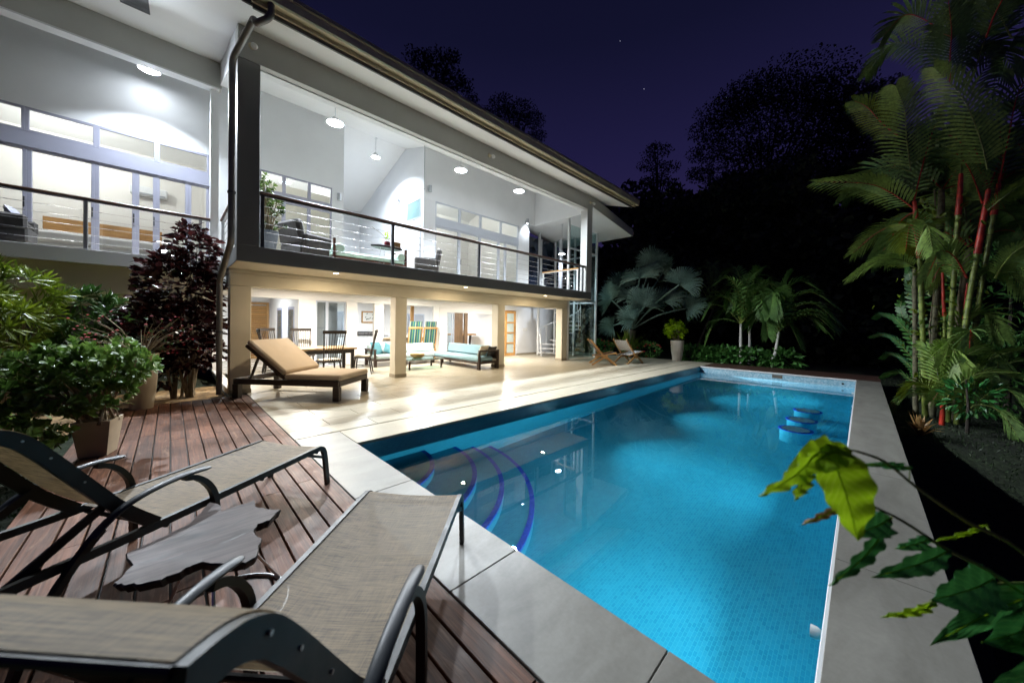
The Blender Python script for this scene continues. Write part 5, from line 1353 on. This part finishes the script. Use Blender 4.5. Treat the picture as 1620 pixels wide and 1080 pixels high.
fans = [(985, 455, 1.45, -15), (1012, 440, 1.4, -5), (1048, 432, 1.25, 12), (1075, 450, 1.15, 30), (1020, 485, 1.35, -2), (1050, 478, 1.3, 20), (1085, 488, 1.1, 55), (1003, 505, 1.05, -70), (968, 475, 1.3, -40), (1030, 418, 1.1, 2), (970, 515, .9, -100), (1000, 470, 1.2, -20)]
for i, (px_, py_, rad, tilt) in enumerate(fans):
    rr = random.Random(i); c = at_x(px_, py_, 17.2+rr.uniform(-1.3, .9))
    ax = Vector((0, -math.sin(R(tilt)), math.cos(R(tilt)))); to_cam = Vector((-1, -.45+rr.uniform(-.8, .8), .45+rr.uniform(-.7, .6)))
    o = fan(fp, c, to_cam, ax, rad, 205, i)
    build('petiole', MB().tube(catmull([tuple(heart), tuple((heart+c)/2+Vector((0, 0, .2))), tuple(c)], 4), [.035]*9, 6), 'leaf_bismarck', o, smooth=True)
# arching palms beyond the pool
def feather_palm(label, base, fr_px, stem_top, X, mat='leaf_areca', L=.75, stem_mat='rope_white', group='feather palms beyond the pool', r=.06, n=26, w=.062, bend=0):
    t = thing('feather_palm', label, 'palm', base, group=group, world=True)
    b = Vector(base); s = Vector(stem_top)
    build('stem', MB().tube([b, b.lerp(s, .5)+Vector((0, bend, 0)), s], [r*1.25, r, r*.8], 10), stem_mat, t, smooth=True)
    rz_ = random.Random(len(label)*7); tx, ty = fr_px[0][0]; extra = []
    cx0 = sum(p[0][0] for p in fr_px)/len(fr_px); cy0 = sum(p[0][1] for p in fr_px)/len(fr_px)+18
    for k in range(9):
        a_ = rz_.uniform(-3.0, -.1); l_ = rz_.uniform(45, 85)
        extra.append([(cx0+math.cos(a_)*l_*.4, cy0+math.sin(a_)*l_*.5), (cx0+math.cos(a_)*l_*.8, cy0+math.sin(a_)*l_*.75), (cx0+math.cos(a_)*l_*1.15, cy0+math.sin(a_)*l_*.6+18)])
    for i, path in enumerate(list(fr_px)+extra):
        rr = random.Random(i+len(label)); dx = rr.uniform(-.8, .8)
        pts = [s]+[at_x(px_, py_, X+dx*(k+1)/len(path)) for k, (px_, py_) in enumerate(path)]
        frond(t, pts, L, n, w, mat, 'palm_stem', droop=.55, vee=.25, r0=.022, seed=i)
    return t
P1 = at_z(1172, 575, 0)
feather_palm('feather palm with pale stem behind the boardwalk, left of the pair', (P1.x, P1.y, -.3), [[(1160, 480), (1135, 470), (1115, 500)], [(1168, 460), (1150, 440), (1128, 452)], [(1172, 455), (1165, 425), (1150, 430)], [(1190, 470), (1210, 460), (1222, 490)], [(1180, 455), (1190, 435), (1200, 445)], [(1150, 505), (1130, 510), (1118, 540)], [(1195, 490), (1210, 500), (1215, 530)]], at_x(1172, 512, P1.x), P1.x)
P2 = at_z(1184, 575, 0)
feather_palm('feather palm with slender pale stem between the two others', (P2.x+.3, P2.y, -.3), [[(1195, 470), (1215, 445), (1232, 460)], [(1180, 470), (1165, 445), (1145, 455)], [(1190, 455), (1198, 430), (1205, 425)], [(1200, 490), (1222, 485), (1235, 515)], [(1170, 490), (1150, 485), (1130, 515)]], at_x(1186, 515, P2.x+.3), P2.x+.3)
P3 = at_z(1213, 578, 0)
feather_palm('broad arching palm with leaning pale stem at the right end', (P3.x, P3.y, -.3), [[(1240, 510), (1275, 500), (1308, 525)], [(1240, 495), (1285, 480), (1325, 510)], [(1240, 485), (1280, 462), (1318, 482)], [(1235, 475), (1245, 445), (1252, 432)], [(1228, 480), (1222, 455), (1205, 450)], [(1225, 495), (1205, 490), (1190, 515)], [(1238, 470), (1262, 445), (1290, 455)], [(1232, 500), (1250, 515), (1265, 545)]], at_x(1232, 525, P3.x), P3.x, L=.95, w=.072, bend=-.1)
PB = at_z(1130, 570, 0)
feather_palm('dark feather palm far behind the tall planter', (23.5, 7.5, -.3), [[(1120, 460), (1100, 440), (1085, 460)], [(1135, 450), (1150, 430), (1175, 440)], [(1125, 450), (1120, 425), (1105, 425)], [(1110, 480), (1095, 485), (1088, 510)], [(1140, 465), (1160, 460), (1178, 480)]], at_x(1128, 490, 23.5), 23.5, 'leaf_lipstick_dark', stem_mat='palm_trunk')
# spiky plant under the fan palm
def spiky(label, base, n, L, mat, seed, w=.035, name='spiky_plant'):
    r = np.random.default_rng(seed); t = thing(name, label, 'plant', base, world=True)
    m = MB()
    for i in range(n):
        a = r.uniform(0, 6.28); q = r.uniform(.05, .8); d = Vector((math.cos(a)*q, math.sin(a)*q, 1-.5*q)); d.normalize(); l = L*r.uniform(.7, 1.1)
        s = d.cross(Vector((0, 0, 1))); s = (s.normalized() if s.length > 1e-3 else Vector((1, 0, 0)))*w/2; b = Vector(base)
        p1 = b+d*l*.55; p2 = b+d*l*.95+Vector((0, 0, -l*.30*q))
        m.add([b+s*.6, b-s*.6, p1+s, p1-s, p2], [(0, 1, 3, 2), (2, 3, 4)])
    build('leaves', m, mat, t)
    return t
q = at_z(992, 562, 0); spiky('spiky yellow green plant at the foot of the fan palm', (16.6, q.y*16.6/q.x, -.05), 120, 1.75, 'leaf_croton', 3, .06)
# tall far planter
tp = at_z(1071, 570, 0)
t = thing('tall_planter', 'tall cream planter at the far corner of the terrace', 'planter', (tp.x, tp.y, 0))
build('body', MB().lathe([(0, .01), (.20, 0), (.27, .5), (.30, .95), (.27, .95), (.25, .88)], 24, cap=False), 'pot_tall', t, smooth=True); build('soil', MB().lathe([(.26, .88), (0, .88)], 16, cap=False), 'soil', t)
rosette_bush('potted_shrub', 'bright leafy shrub in the tall far planter', (tp.x, tp.y, .88), [((tp.x, tp.y+.1, 1.45), (.45, .5, .45), 1)], 60, 10, .22, .10, 'leaf_bright', seed=14, nst=6)
# red flowering shrubs and ground cover near the far corner
for i, (px_, py_, lab) in enumerate(((1022, 566, 'low red flowering shrub between the patio chair and tall planter'), (950, 566, 'low red flowering shrub behind the charcoal patio chair'))):
    b = at_z(px_, py_, 0); b = b*(17.6/b.x) if b.x < 17.6 else b
    t = thing('flowering_shrub', lab, 'shrub', (b.x, b.y, -.1), group='red flowering shrubs', world=True)
    r = np.random.default_rng(30+i); C, d = blob_points(r, 500, (b.x, b.y, .38), (.5, .75, .42))
    build('foliage', np_mb(*leaves_np(C, d+r.normal(size=d.shape)*.4, rand_dirs(r, 500, 1), np.full(500, .14), np.full(500, .06))), 'leaf_understory', t)
    f = MB(); P, _ = blob_points(r, 26, (b.x-.2, b.y-.1, .45), (.5, .75, .4), .95)
    for p in P: f.lathe([(0, -.03), (.06, 0), (0, .03)], 6, p, cap=False)
    build('flowers', f, 'red_flower', t, kind='stuff')
gc = []
for i, (px_, py_) in enumerate(((1095, 568), (1118, 570), (1140, 570), (1160, 571), (1190, 574), (1235, 577))):
    b = at_z(px_, py_, 0); b *= 18.4/b.x
    r = np.random.default_rng(50+i); C, d = blob_points(r, 160, (b.x, b.y, .22), (.5, .6, .38)); C[:, 2] = np.maximum(C[:, 2], -.2); gc.append((C, d+r.normal(size=d.shape)*.3))
C = np.concatenate([a for a, _ in gc]); D = np.concatenate([b for _, b in gc]); r = np.random.default_rng(5)
tag(build('ground_cover', np_mb(*leaves_np(C, D, rand_dirs(r, len(C), 2), r.uniform(.2, .42, len(C)), r.uniform(.12, .24, len(C)))), 'leaf_understory', kind='stuff'), 'broad leaved ground cover behind the boardwalk', 'ground cover')

# --- sealing-wax palms on the right
LX = 12.4
lp = thing('lipstick_palm', 'clump of palms with green ringed canes and bright red crown shafts', 'palm', (LX, -1.25, -.4), world=True)
stems = [  # px path base->top, depth x, radius, material, red shaft px path
    ([(1464, 662), (1461, 560), (1455, 408)], 12.4, .058, 'palm_stem', [(1455, 408), (1450, 350), (1446, 318)]),
    ([(1449, 640), (1448, 540), (1447, 425)], 12.9, .055, 'mossy_bark', None),
    ([(1474, 655), (1480, 520), (1486, 400), (1490, 300)], 12.7, .075, 'mossy_bark', None),
    ([(1500, 640), (1504, 520), (1516, 340)], 12.3, .055, 'palm_stem', [(1516, 340), (1519, 300), (1520, 275)]),
    ([(1508, 640), (1514, 520), (1532, 395)], 12.8, .065, 'bark_pale', None),
    ([(1515, 640), (1527, 520), (1546, 402)], 12.2, .060, 'palm_stem', [(1546, 402), (1556, 345), (1564, 300)]),
    ([(1530, 640), (1541, 530), (1572, 340)], 12.6, .055, 'palm_stem', [(1572, 340), (1578, 310), (1580, 290)]),
    ([(1490, 640), (1494, 560), (1494, 500)], 12.5, .034, 'palm_stem', [(1494, 500), (1492, 460), (1491, 430)]),
    ([(1522, 640), (1523, 540), (1526, 505)], 12.5, .032, 'palm_stem', [(1526, 505), (1528, 475), (1531, 448)]),
    ([(1490, 672), (1491, 655), (1491, 640)], 11.9, .05, 'red_shaft', None)]
for i, (path, X, rad, mt, red) in enumerate(stems):
    P = [at_x(px_, py_, X) for px_, py_ in path]
    P[0].z = min(P[0].z, -.42); P = [Vector(p) for p in catmull([tuple(p) for p in P], 6)]
    s = build('cane', MB().tube(P, [.84*rad*(1.12-.25*k/len(P)) for k in range(len(P))], 10), mt, lp, smooth=True)
    if mt == 'palm_stem':
        nring = 9
        for k in range(1, nring):
            f = k/nring*(len(P)-1); a = P[int(f)].lerp(P[min(int(f)+1, len(P)-1)], f-int(f)); tg = (P[min(int(f)+1, len(P)-1)]-P[int(f)]).normalized()
            build('ring', MB().tube([a-tg*.008, a+tg*.008], rad*.90, 10), 'palm_ring', s)
    if red:
        Q = [Vector(p) for p in catmull([tuple(at_x(px_, py_, X)) for px_, py_ in red], 4)]
        build('crown_shaft', MB().tube(Q, [rad*.98-(rad*.42)*k/len(Q) for k in range(len(Q))], 10), 'red_shaft', s, smooth=True)
lf = [  # px paths from stem outward, depth start, depth end, leaflet length
    ([(1446, 330), (1406, 303), (1367, 290), (1293, 288)], 12.4, 11.6, .62, 0), ([(1441, 272), (1435, 225), (1430, 171), (1418, 138)], 12.4, 12.2, .85, 0),
    ([(1420, 215), (1395, 195), (1372, 170), (1352, 160)], 12.9, 12.6, .55, 1), ([(1562, 268), (1550, 218), (1523, 155), (1480, 109)], 12.2, 11.9, .80, 0),
    ([(1503, 130), (1503, 89), (1505, 47), (1499, -10)], 12.3, 12.1, 1.0, 2), ([(1558, 338), (1580, 318), (1605, 300), (1640, 275)], 12.2, 11.9, .70, 0),
    ([(1554, 322), (1545, 295), (1530, 262), (1505, 235)], 12.2, 12.8, .50, 0), ([(1449, 424), (1425, 411), (1390, 412), (1343, 440)], 12.4, 11.9, .40, 0),
    ([(1455, 360), (1420, 355), (1385, 370), (1350, 400)], 12.9, 13.2, .55, 0), ([(1574, 440), (1590, 415), (1610, 395), (1650, 375)], 12.2, 11.8, .62, 0),
    ([(1446, 318), (1460, 260), (1475, 210), (1490, 180)], 12.5, 13.2, .75, 2), ([(1520, 275), (1525, 200), (1545, 130), (1580, 80)], 12.6, 13.1, .95, 2),
    ([(1580, 290), (1595, 220), (1610, 150), (1640, 100)], 12.6, 12.9, .95, 2), ([(1540, 120), (1560, 60), (1590, 10), (1630, -30)], 12.9, 12.9, 1.1, 2),
    ([(1503, 60), (1460, 30), (1430, 25), (1400, 55)], 12.6, 12.4, .7, 0), ([(1520, 290), (1490, 250), (1460, 240), (1440, 260)], 12.8, 13.2, .6, 2),
    ([(1446, 335), (1425, 350), (1405, 385), (1380, 420)], 12.6, 13.3, .5, 2), ([(1575, 330), (1600, 340), (1620, 370), (1640, 420)], 12.8, 13.4, .7, 2),
    ([(1560, 60), (1575, 20), (1600, -20), (1640, -60)], 12.0, 11.6, 1.0, 2), ([(1540, 230), (1570, 180), (1600, 160), (1645, 170)], 12.9, 13.2, .9, 2),
    # young palm at the foot
    ([(1490, 645), (1500, 600), (1525, 565), (1560, 548)], 12.0, 11.6, .42, 0), ([(1490, 645), (1485, 600), (1475, 560), (1455, 545)], 12.0, 12.2, .42, 0), ([(1490, 645), (1510, 615), (1550, 590), (1600, 590)], 11.9, 11.4, .45, 0),
    ([(1490, 645), (1515, 600), (1560, 570), (1612, 552)], 12.1, 12.0, .42, 0), ([(1490, 645), (1472, 615), (1450, 605), (1428, 622)], 12.0, 11.8, .36, 1), ([(1490, 645), (1497, 605), (1500, 560), (1512, 530)], 12.1, 12.5, .42, 1),
    ([(1560, 640), (1575, 600), (1595, 575), (1625, 570)], 12.3, 12.0, .40, 2), ([(1540, 650), (1560, 625), (1590, 615), (1625, 640)], 12.0, 11.6, .40, 2), ([(1520, 660), (1545, 640), (1580, 650), (1610, 690)], 11.8, 11.4, .40, 2)]
rq = random.Random(99)
for k in range(30):
    ox, oy = rq.choice(((1446, 318), (1520, 280), (1564, 300), (1580, 290), (1490, 300), (1505, 120), (1532, 390), (1600, 60)))
    a = rq.uniform(-2.9, .2); Lp = rq.uniform(90, 165); dx, dy = math.cos(a)*Lp, math.sin(a)*Lp*.75
    lf.append(([(ox, oy), (ox+dx*.35, oy+dy*.55-12), (ox+dx*.75, oy+dy*.85-6), (ox+dx*1.05, oy+dy*.85+40)], 12.8, 12.8+rq.uniform(.1, 1.3), rq.uniform(.55, .85), rq.choice((0, 2, 2))))
for k in range(16):
    ox, oy = rq.choice(((1452, 400), (1490, 420), (1530, 440), (1500, 540), (1540, 560), (1470, 600), (1560, 610), (1510, 640)))
    a = rq.uniform(-3.0, -.1); Lp = rq.uniform(60, 115); dx, dy = math.cos(a)*Lp, math.sin(a)*Lp*.6
    lf.append(([(ox, oy), (ox+dx*.35, oy+dy*.6-6), (ox+dx*.75, oy+dy*.9), (ox+dx*1.1, oy+dy*.7+30)], 12.3, 12.3+rq.uniform(-.7, .5), rq.uniform(.4, .6), rq.choice((0, 0, 1, 2))))
young_set = set(range(20, 29))
for i, (path, X0, X1, L, mi) in enumerate(lf):
    pts = [at_x(px_, py_, X0+(X1-X0)*k/(len(path)-1)) for k, (px_, py_) in enumerate(path)]
    young = i in young_set
    frond(lp, pts, L, 24 if young else 28, .034 if young else .054, ('leaf_lipstick', 'leaf_croton', 'leaf_lipstick_dark')[mi], 'red_shaft' if (not young and i % 2 == 0) else 'palm_stem', droop=.45, vee=.2, r0=.016, seed=i, upv=(.55, .1, .8), fwd_=.7)
# climbing vine leaves among the canes
r = np.random.default_rng(77); C = []
for k in range(260):
    px_ = r.normal(1478, 30); py_ = r.uniform(300, 600); C.append(tuple(at_x(px_, py_, 12.55+r.normal()*.25)))
C = np.array(C); t = thing('vine', 'yellow green vine climbing among the palm canes', 'vine', tuple(at_x(1480, 640, 12.6)), world=True)
build('foliage', np_mb(*leaves_np(C, rand_dirs(r, len(C), -.3), rand_dirs(r, len(C), .4), r.uniform(.08, .2, len(C)), r.uniform(.04, .09, len(C)))), 'leaf_croton', t)
build('stems', MB().tube([at_x(1478, 640, 12.6), at_x(1470, 520, 12.6), at_x(1485, 400, 12.6), at_x(1478, 300, 12.6)], .012, 6), 'bark_pale', t, smooth=True)
# fern-like understory at the left of the clump
ft = thing('fern', 'fern with flat bright fronds at the left foot of the palm clump', 'fern', tuple(at_x(1450, 640, 13.2)), world=True)
for i, path in enumerate([[(1455, 560), (1425, 512), (1400, 498), (1384, 503)], [(1455, 590), (1425, 545), (1400, 530), (1378, 533)], [(1455, 600), (1430, 570), (1410, 560), (1396, 566)], [(1455, 620), (1430, 592), (1412, 590), (1395, 597)], [(1460, 540), (1445, 480), (1440, 440), (1432, 420)], [(1455, 580), (1440, 530), (1425, 490), (1430, 465)]]):
    b0 = at_x(1450, 640, 13.2); pts = [b0]+[at_x(px_, py_, 13.2+.15*k) for k, (px_, py_) in enumerate(path)]
    frond(ft, pts, .22, 26, .075, 'leaf_fern', 'palm_stem', droop=.2, vee=.05, r0=.01, seed=i, upv=(.5, 0, .85))
# bromeliad
b = at_z(1455, 690, -.42); bt_ = spiky('reddish bromeliad rosette beside the pool coping', (b.x, b.y, -.42), 34, .55, 'bromeliad_leaf', 8, .05, 'bromeliad')
sd = thing('sapling', 'dark slender sapling in front of the palm clump', 'sapling', tuple(at_z(1530, 690, -.5)), world=True)
b = at_z(1530, 690, -.5); build('stem', MB().tube([b, at_x(1532, 640, b.x), at_x(1528, 600, b.x)], [.03, .022, .01], 7), 'bark_dark', sd, smooth=True)
C, d = blob_points(np.random.default_rng(9), 90, tuple(at_x(1535, 630, b.x)), (.3, .4, .35)); build('foliage', np_mb(*leaves_np(C, d, rand_dirs(r, 90, 1), np.full(90, .16), np.full(90, .06))), 'leaf_deep', sd)
# dark shrubs behind the clump
for i, (px_, py_, X, rad, lab) in enumerate(((1580, 600, 14.5, (1.2, 1.3, 1.1), 'dark leafy shrub low behind the palm clump'), (1600, 470, 15.5, (1.4, 1.4, 1.4), 'dark leafy shrub high at the right edge behind the palms'))):
    c = at_x(px_, py_, X); r = np.random.default_rng(90+i); t = thing('dark_shrub', lab, 'shrub', (c.x, c.y, -.5), world=True)
    C, d = blob_points(r, 900, tuple(c), rad); build('foliage', np_mb(*leaves_np(C, d+r.normal(size=d.shape)*.5, rand_dirs(r, 900, 1), r.uniform(.15, .3, 900), np.full(900, .07))), 'leaf_understory', t)
    build('stems', MB().tube([(c.x, c.y, -.5), (c.x, c.y, c.z)], [.06, .03], 7), 'bark_dark', t)

# --- leafy branch close to the lens at the lower right
fb_ = thing('foreground_plant', 'out of focus leafy branch reaching in from the lower right', 'plant', (1.55, -.78, ground_h(1.55, -.78)), world=True)
root = Vector((1.55, -.78, ground_h(1.55, -.78)))
def bpath(pts, dep): return [at_d(px_, py_, d) for (px_, py_), d in zip(pts, dep)]
main = bpath([(1760, 1010), (1620, 875), (1530, 825), (1450, 770), (1400, 730), (1350, 712)], [.95, .85, .80, .76, .73, .70])
br2 = bpath([(1800, 1080), (1600, 925), (1500, 870), (1430, 825), (1380, 800)], [1.0, .86, .80, .76, .74])
br3 = bpath([(1800, 980), (1700, 930), (1560, 925), (1480, 950), (1420, 975)], [1.0, .92, .84, .80, .78])
build('stem', MB().tube(catmull([tuple(root), (1.62, -.70, .3), tuple((root+main[0])/2+Vector((.05, 0, .35))), tuple(main[0])], 4), [.016]*13, 8), 'palm_stem', fb_, smooth=True)
for p in (main, br2, br3):
    q = catmull([tuple(x) for x in p], 4); build('branch', MB().tube(q, [.0055-.0035*i/len(q) for i in range(len(q))], 6), 'palm_stem', fb_, smooth=True)
for a, b_ in ((main[0], br2[0]), (main[0], br3[0])): build('branch', MB().tube([a, b_], .0055, 6), 'palm_stem', fb_, smooth=True)
BR = [[Vector(x) for x in catmull([tuple(y) for y in p], 10)] for p in (main, br2, br3)]
def big_leaf(base_px, tip_px, d0, d1, width, mat, face=(0, 0, 1), curl=.12, seed=0, serr=0.0):
    a = at_d(*base_px, d0); b = at_d(*tip_px, d1); ax = b-a; L = ax.length; ax.normalize()
    f = Vector(face); s = ax.cross(f).normalized(); nn = s.cross(ax)
    rr = random.Random(seed); rows = []; N = 26
    for i in range(N+1):
        q = i/N; wd = .84*width*(math.sin(math.pi*min(1, q**.72)))**.85*.5+.0004
        if serr and 0 < i < N: wd *= 1+serr*(1 if i % 2 else -1)
        c = a+ax*L*q-nn*curl*L*(q*q)+nn*.04*L*math.sin(math.pi*q)
        row = []
        for j in range(-3, 4):
            k = j/3; ripple = .006*math.sin(q*26+abs(j)*.6)*abs(k)
            row.append(c+s*wd*k+nn*(abs(k)*wd*.32+ripple))
        rows.append(row)
    o = build('leaf', MB().grid(rows), {'leaf_bright': 'big_leaf_bright', 'leaf_deep': 'big_leaf_deep'}.get(mat, mat), fb_, smooth=True)
    uvl = o.data.uv_layers.new(name='UVMap')
    for lp_ in o.data.loops:
        vi = lp_.vertex_index; uvl.data[lp_.index].uv = ((vi % 7)/6, (vi//7)/N)
    best = min((p_ for br_ in BR for p_ in br_), key=lambda p_: (p_-a).length)
    if (best-a).length > .004: build('petiole', MB().tube([best, best.lerp(a, .5)-Vector((0, 0, .004)), a], .0016, 5), 'palm_stem', o, smooth=True)
    mid = [r_[3]+nn*.0012 for r_ in rows]
    build('midrib', MB().tube(mid, [.0016*(1-.8*i/N)+.0003 for i in range(N+1)], 5), 'leaf_bright', o)
    return o
tocam = tuple(-fw+Vector((0, 0, .5)))
big_leaf((1306, 701), (1366, 858), .70, .64, .108, 'leaf_bright', tuple(-fw*.9+Vector((-.3, .1, .4))), .10, 1)
big_leaf((1338, 708), (1258, 738), .70, .66, .075, 'leaf_bright', tuple(-fw*.6+Vector((0, 0, .8))), .30, 2)
big_leaf((1290, 715), (1225, 790), .68, .62, .04, 'leaf_bright', tuple(-fw+Vector((.4, 0, .2))), .2, 3)
big_leaf((1275, 735), (1262, 790), .68, .63, .035, 'leaf_bright', tocam, .1, 4)
big_leaf((1405, 820), (1368, 845), .76, .70, .055, 'leaf_deep', tocam, .2, 5)
big_leaf((1400, 835), (1328, 930), .75, .70, .032, 'leaf_deep', tocam, .15, 6, .05)
big_leaf((1500, 870), (1395, 915), .80, .74, .050, 'leaf_deep', tocam, .1, 7, .06)
big_leaf((1570, 915), (1480, 950), .85, .78, .11, 'leaf_deep', tocam, .05, 8, .05)
big_leaf((1470, 852), (1425, 868), .78, .74, .03, 'leaf_deep', tocam, .1, 9)
big_leaf((1480, 955), (1405, 978), .80, .76, .02, 'leaf_bright', tocam, .1, 10)
big_leaf((1655, 935), (1490, 1000), .90, .76, .075, 'leaf_deep', tuple(-fw*.4+Vector((0, 0, 1))), .1, 11, .04)
big_leaf((1690, 950), (1575, 1020), .90, .74, .16, 'leaf_deep', tocam, .05, 12, .03)
big_leaf((1720, 1000), (1570, 1130), .82, .66, .16, 'leaf_deep', tocam, .05, 13, .03)
big_leaf((1440, 740), (1372, 733), .76, .72, .018, 'leaf_deep', tocam, .1, 14)
big_leaf((1330, 800), (1272, 830), .72, .70, .016, 'bromeliad_leaf', tocam, .1, 15)
big_leaf((1560, 830), (1480, 858), .84, .78, .010, 'leaf_bright', tocam, .05, 16)
# sprig at the top right
tsx = at_x(1405, 15, 12.4)

# --- trees and forest against the sky
def sky_tree(label, trunk_px, X, clumps, n, leaf, seed, by='x', flat=.6):
    r = np.random.default_rng(seed); pos = (lambda a, b: at_x(a, b, X)) if by == 'x' else (lambda a, b: at_y(a, b, X))
    b = pos(*trunk_px[0]); b.z = ground_h(b.x, b.y)-.3; top = pos(*trunk_px[1])
    t = thing('tree', label, 'tree', tuple(b), group='trees against the night sky', world=True)
    H_ = (top-b).length
    build('trunk', MB().tube([b, b.lerp(top, .5)+Vector((.2, .3, 0)), top], [.035*H_*.6, .02*H_*.6, .012*H_*.6], 8), 'bark_dark', t, smooth=True)
    Cs = []; lm = MB(); sc_ = X/F*1.0
    for (px_, py_, rx, ry) in clumps:
        c = pos(px_, py_); k = (c-Vector((0, 0, CAMH))).length/F*1.0
        m_ = max(6, int(n*(rx*ry)/1000))
        P, d = blob_points(r, m_, (0, 0, 0), (1, 1, 1), .25)
        P = P*np.array([rx*k*.8, rx*k*.8, ry*k*.8]); P = P+np.array(c); Cs.append(P)
        lm.tube([top.lerp(b, .25), top.lerp(c, .5)+Vector((0, 0, -.3)), c], [.006*H_, .004*H_, .0015*H_], 5)
    build('limbs', lm, 'bark_dark', t)
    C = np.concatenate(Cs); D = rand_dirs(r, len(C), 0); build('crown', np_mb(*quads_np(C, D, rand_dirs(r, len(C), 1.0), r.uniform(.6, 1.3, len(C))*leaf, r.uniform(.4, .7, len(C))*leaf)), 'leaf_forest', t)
    return t
sky_tree('big spreading tree in layers against the sky right of centre', ((1185, 560), (1215, 260)), 42, [(1240, 140, 75, 16), (1190, 150, 50, 14), (1300, 150, 55, 16), (1330, 165, 40, 18), (1150, 175, 45, 14), (1220, 172, 70, 14), (1130, 205, 40, 14), (1190, 215, 50, 12), (1290, 195, 50, 14), (1340, 210, 45, 18), (1120, 240, 32, 14), (1170, 250, 45, 14), (1240, 235, 55, 14), (1310, 245, 55, 18), (1110, 275, 25, 12), (1160, 290, 45, 16), (1240, 280, 70, 22), (1320, 290, 60, 25), (1380, 180, 40, 25), (1400, 240, 45, 35), (1390, 150, 30, 14)], 2500, .26, 1)
sky_tree('small airy tree standing alone above the dark ridge', ((1040, 560), (1040, 275)), 40, [(1040, 240, 26, 10), (1025, 262, 22, 9), (1055, 265, 22, 9), (1038, 285, 26, 9), (1020, 290, 16, 8), (1062, 290, 14, 8), (1035, 232, 12, 6)], 1700, .26, 2)
sky_tree('wispy tree lower in front of the big spreading tree', ((1170, 570), (1170, 360)), 33, [(1165, 310, 35, 14), (1190, 335, 30, 14), (1140, 345, 25, 12), (1175, 365, 35, 14), (1150, 385, 25, 12), (1200, 380, 22, 12)], 700, .28, 3)
sky_tree('loose tree rising above the roof on the left', ((690, 420), (690, 130)), 26, [(660, 90, 22, 10), (690, 95, 26, 12), (715, 90, 14, 12), (680, 120, 34, 14), (715, 125, 24, 12), (735, 135, 16, 10), (745, 160, 16, 10), (700, 150, 30, 14)], 1500, .24, 4, by='y')
sky_tree('dense tree rising above the roof near the middle', ((815, 420), (815, 200)), 28, [(795, 165, 26, 12), (825, 175, 28, 14), (845, 190, 20, 14), (800, 195, 40, 18), (850, 215, 18, 12), (770, 185, 22, 14)], 2000, .24, 5, by='y')
# dense dark forest filling the slope behind the garden
r = np.random.default_rng(8); Cs = []
def skyline(px_):
    return float(np.interp(px_, [880, 940, 1000, 1060, 1110, 1160, 1300, 1400, 1500, 1620, 1900, 2600], [300, 318, 308, 300, 292, 285, 270, 255, 230, 200, 120, 60]))
for k in range(430):
    px_ = r.uniform(890, 1750) if k < 360 else r.uniform(1700, 2600); X = r.uniform(26, 46)
    py_ = r.uniform(skyline(px_)+10, 585)
    c = at_x(px_, py_, X) if px_ < 1560 else at_d(px_, py_, r.uniform(22, 34))
    R_ = r.uniform(1.4, 2.6); P, d = blob_points(r, 420, tuple(c), (R_, R_, R_*.75), .5); Cs.append(P)
C = np.concatenate(Cs); D = rand_dirs(r, len(C), 0)
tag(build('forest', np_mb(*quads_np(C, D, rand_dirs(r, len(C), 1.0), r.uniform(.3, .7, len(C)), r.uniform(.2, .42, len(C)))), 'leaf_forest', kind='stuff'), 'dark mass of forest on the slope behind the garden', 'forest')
# potted tree on the balcony
pt = at_y(424, 385, 8.95)
t = thing('balcony_planter', 'slate blue planter on the balcony next to the corner column', 'planter', (pt.x, 8.95, 3.0))
build('body', MB().lathe([(0, .01), (.12, 0), (.17, .30), (.19, .50), (.17, .50), (.16, .45)], 22, cap=False), 'pot_slate', t, smooth=True); build('soil', MB().lathe([(.165, .45), (0, .45)], 16, cap=False), 'soil', t)
rosette_bush('potted_tree', 'small leafy potted tree on the balcony by the corner column', (pt.x, 8.95, 3.45), [((pt.x+.12, 8.98, 4.05), (.22, .25, .25), .55), ((pt.x-.02, 8.95, 4.42), (.16, .2, .3), .35), ((pt.x+.05, 8.9, 3.62), (.25, .2, .1), .15)], 60, 8, .10, .04, 'leaf_pot', seed=17, nst=6)
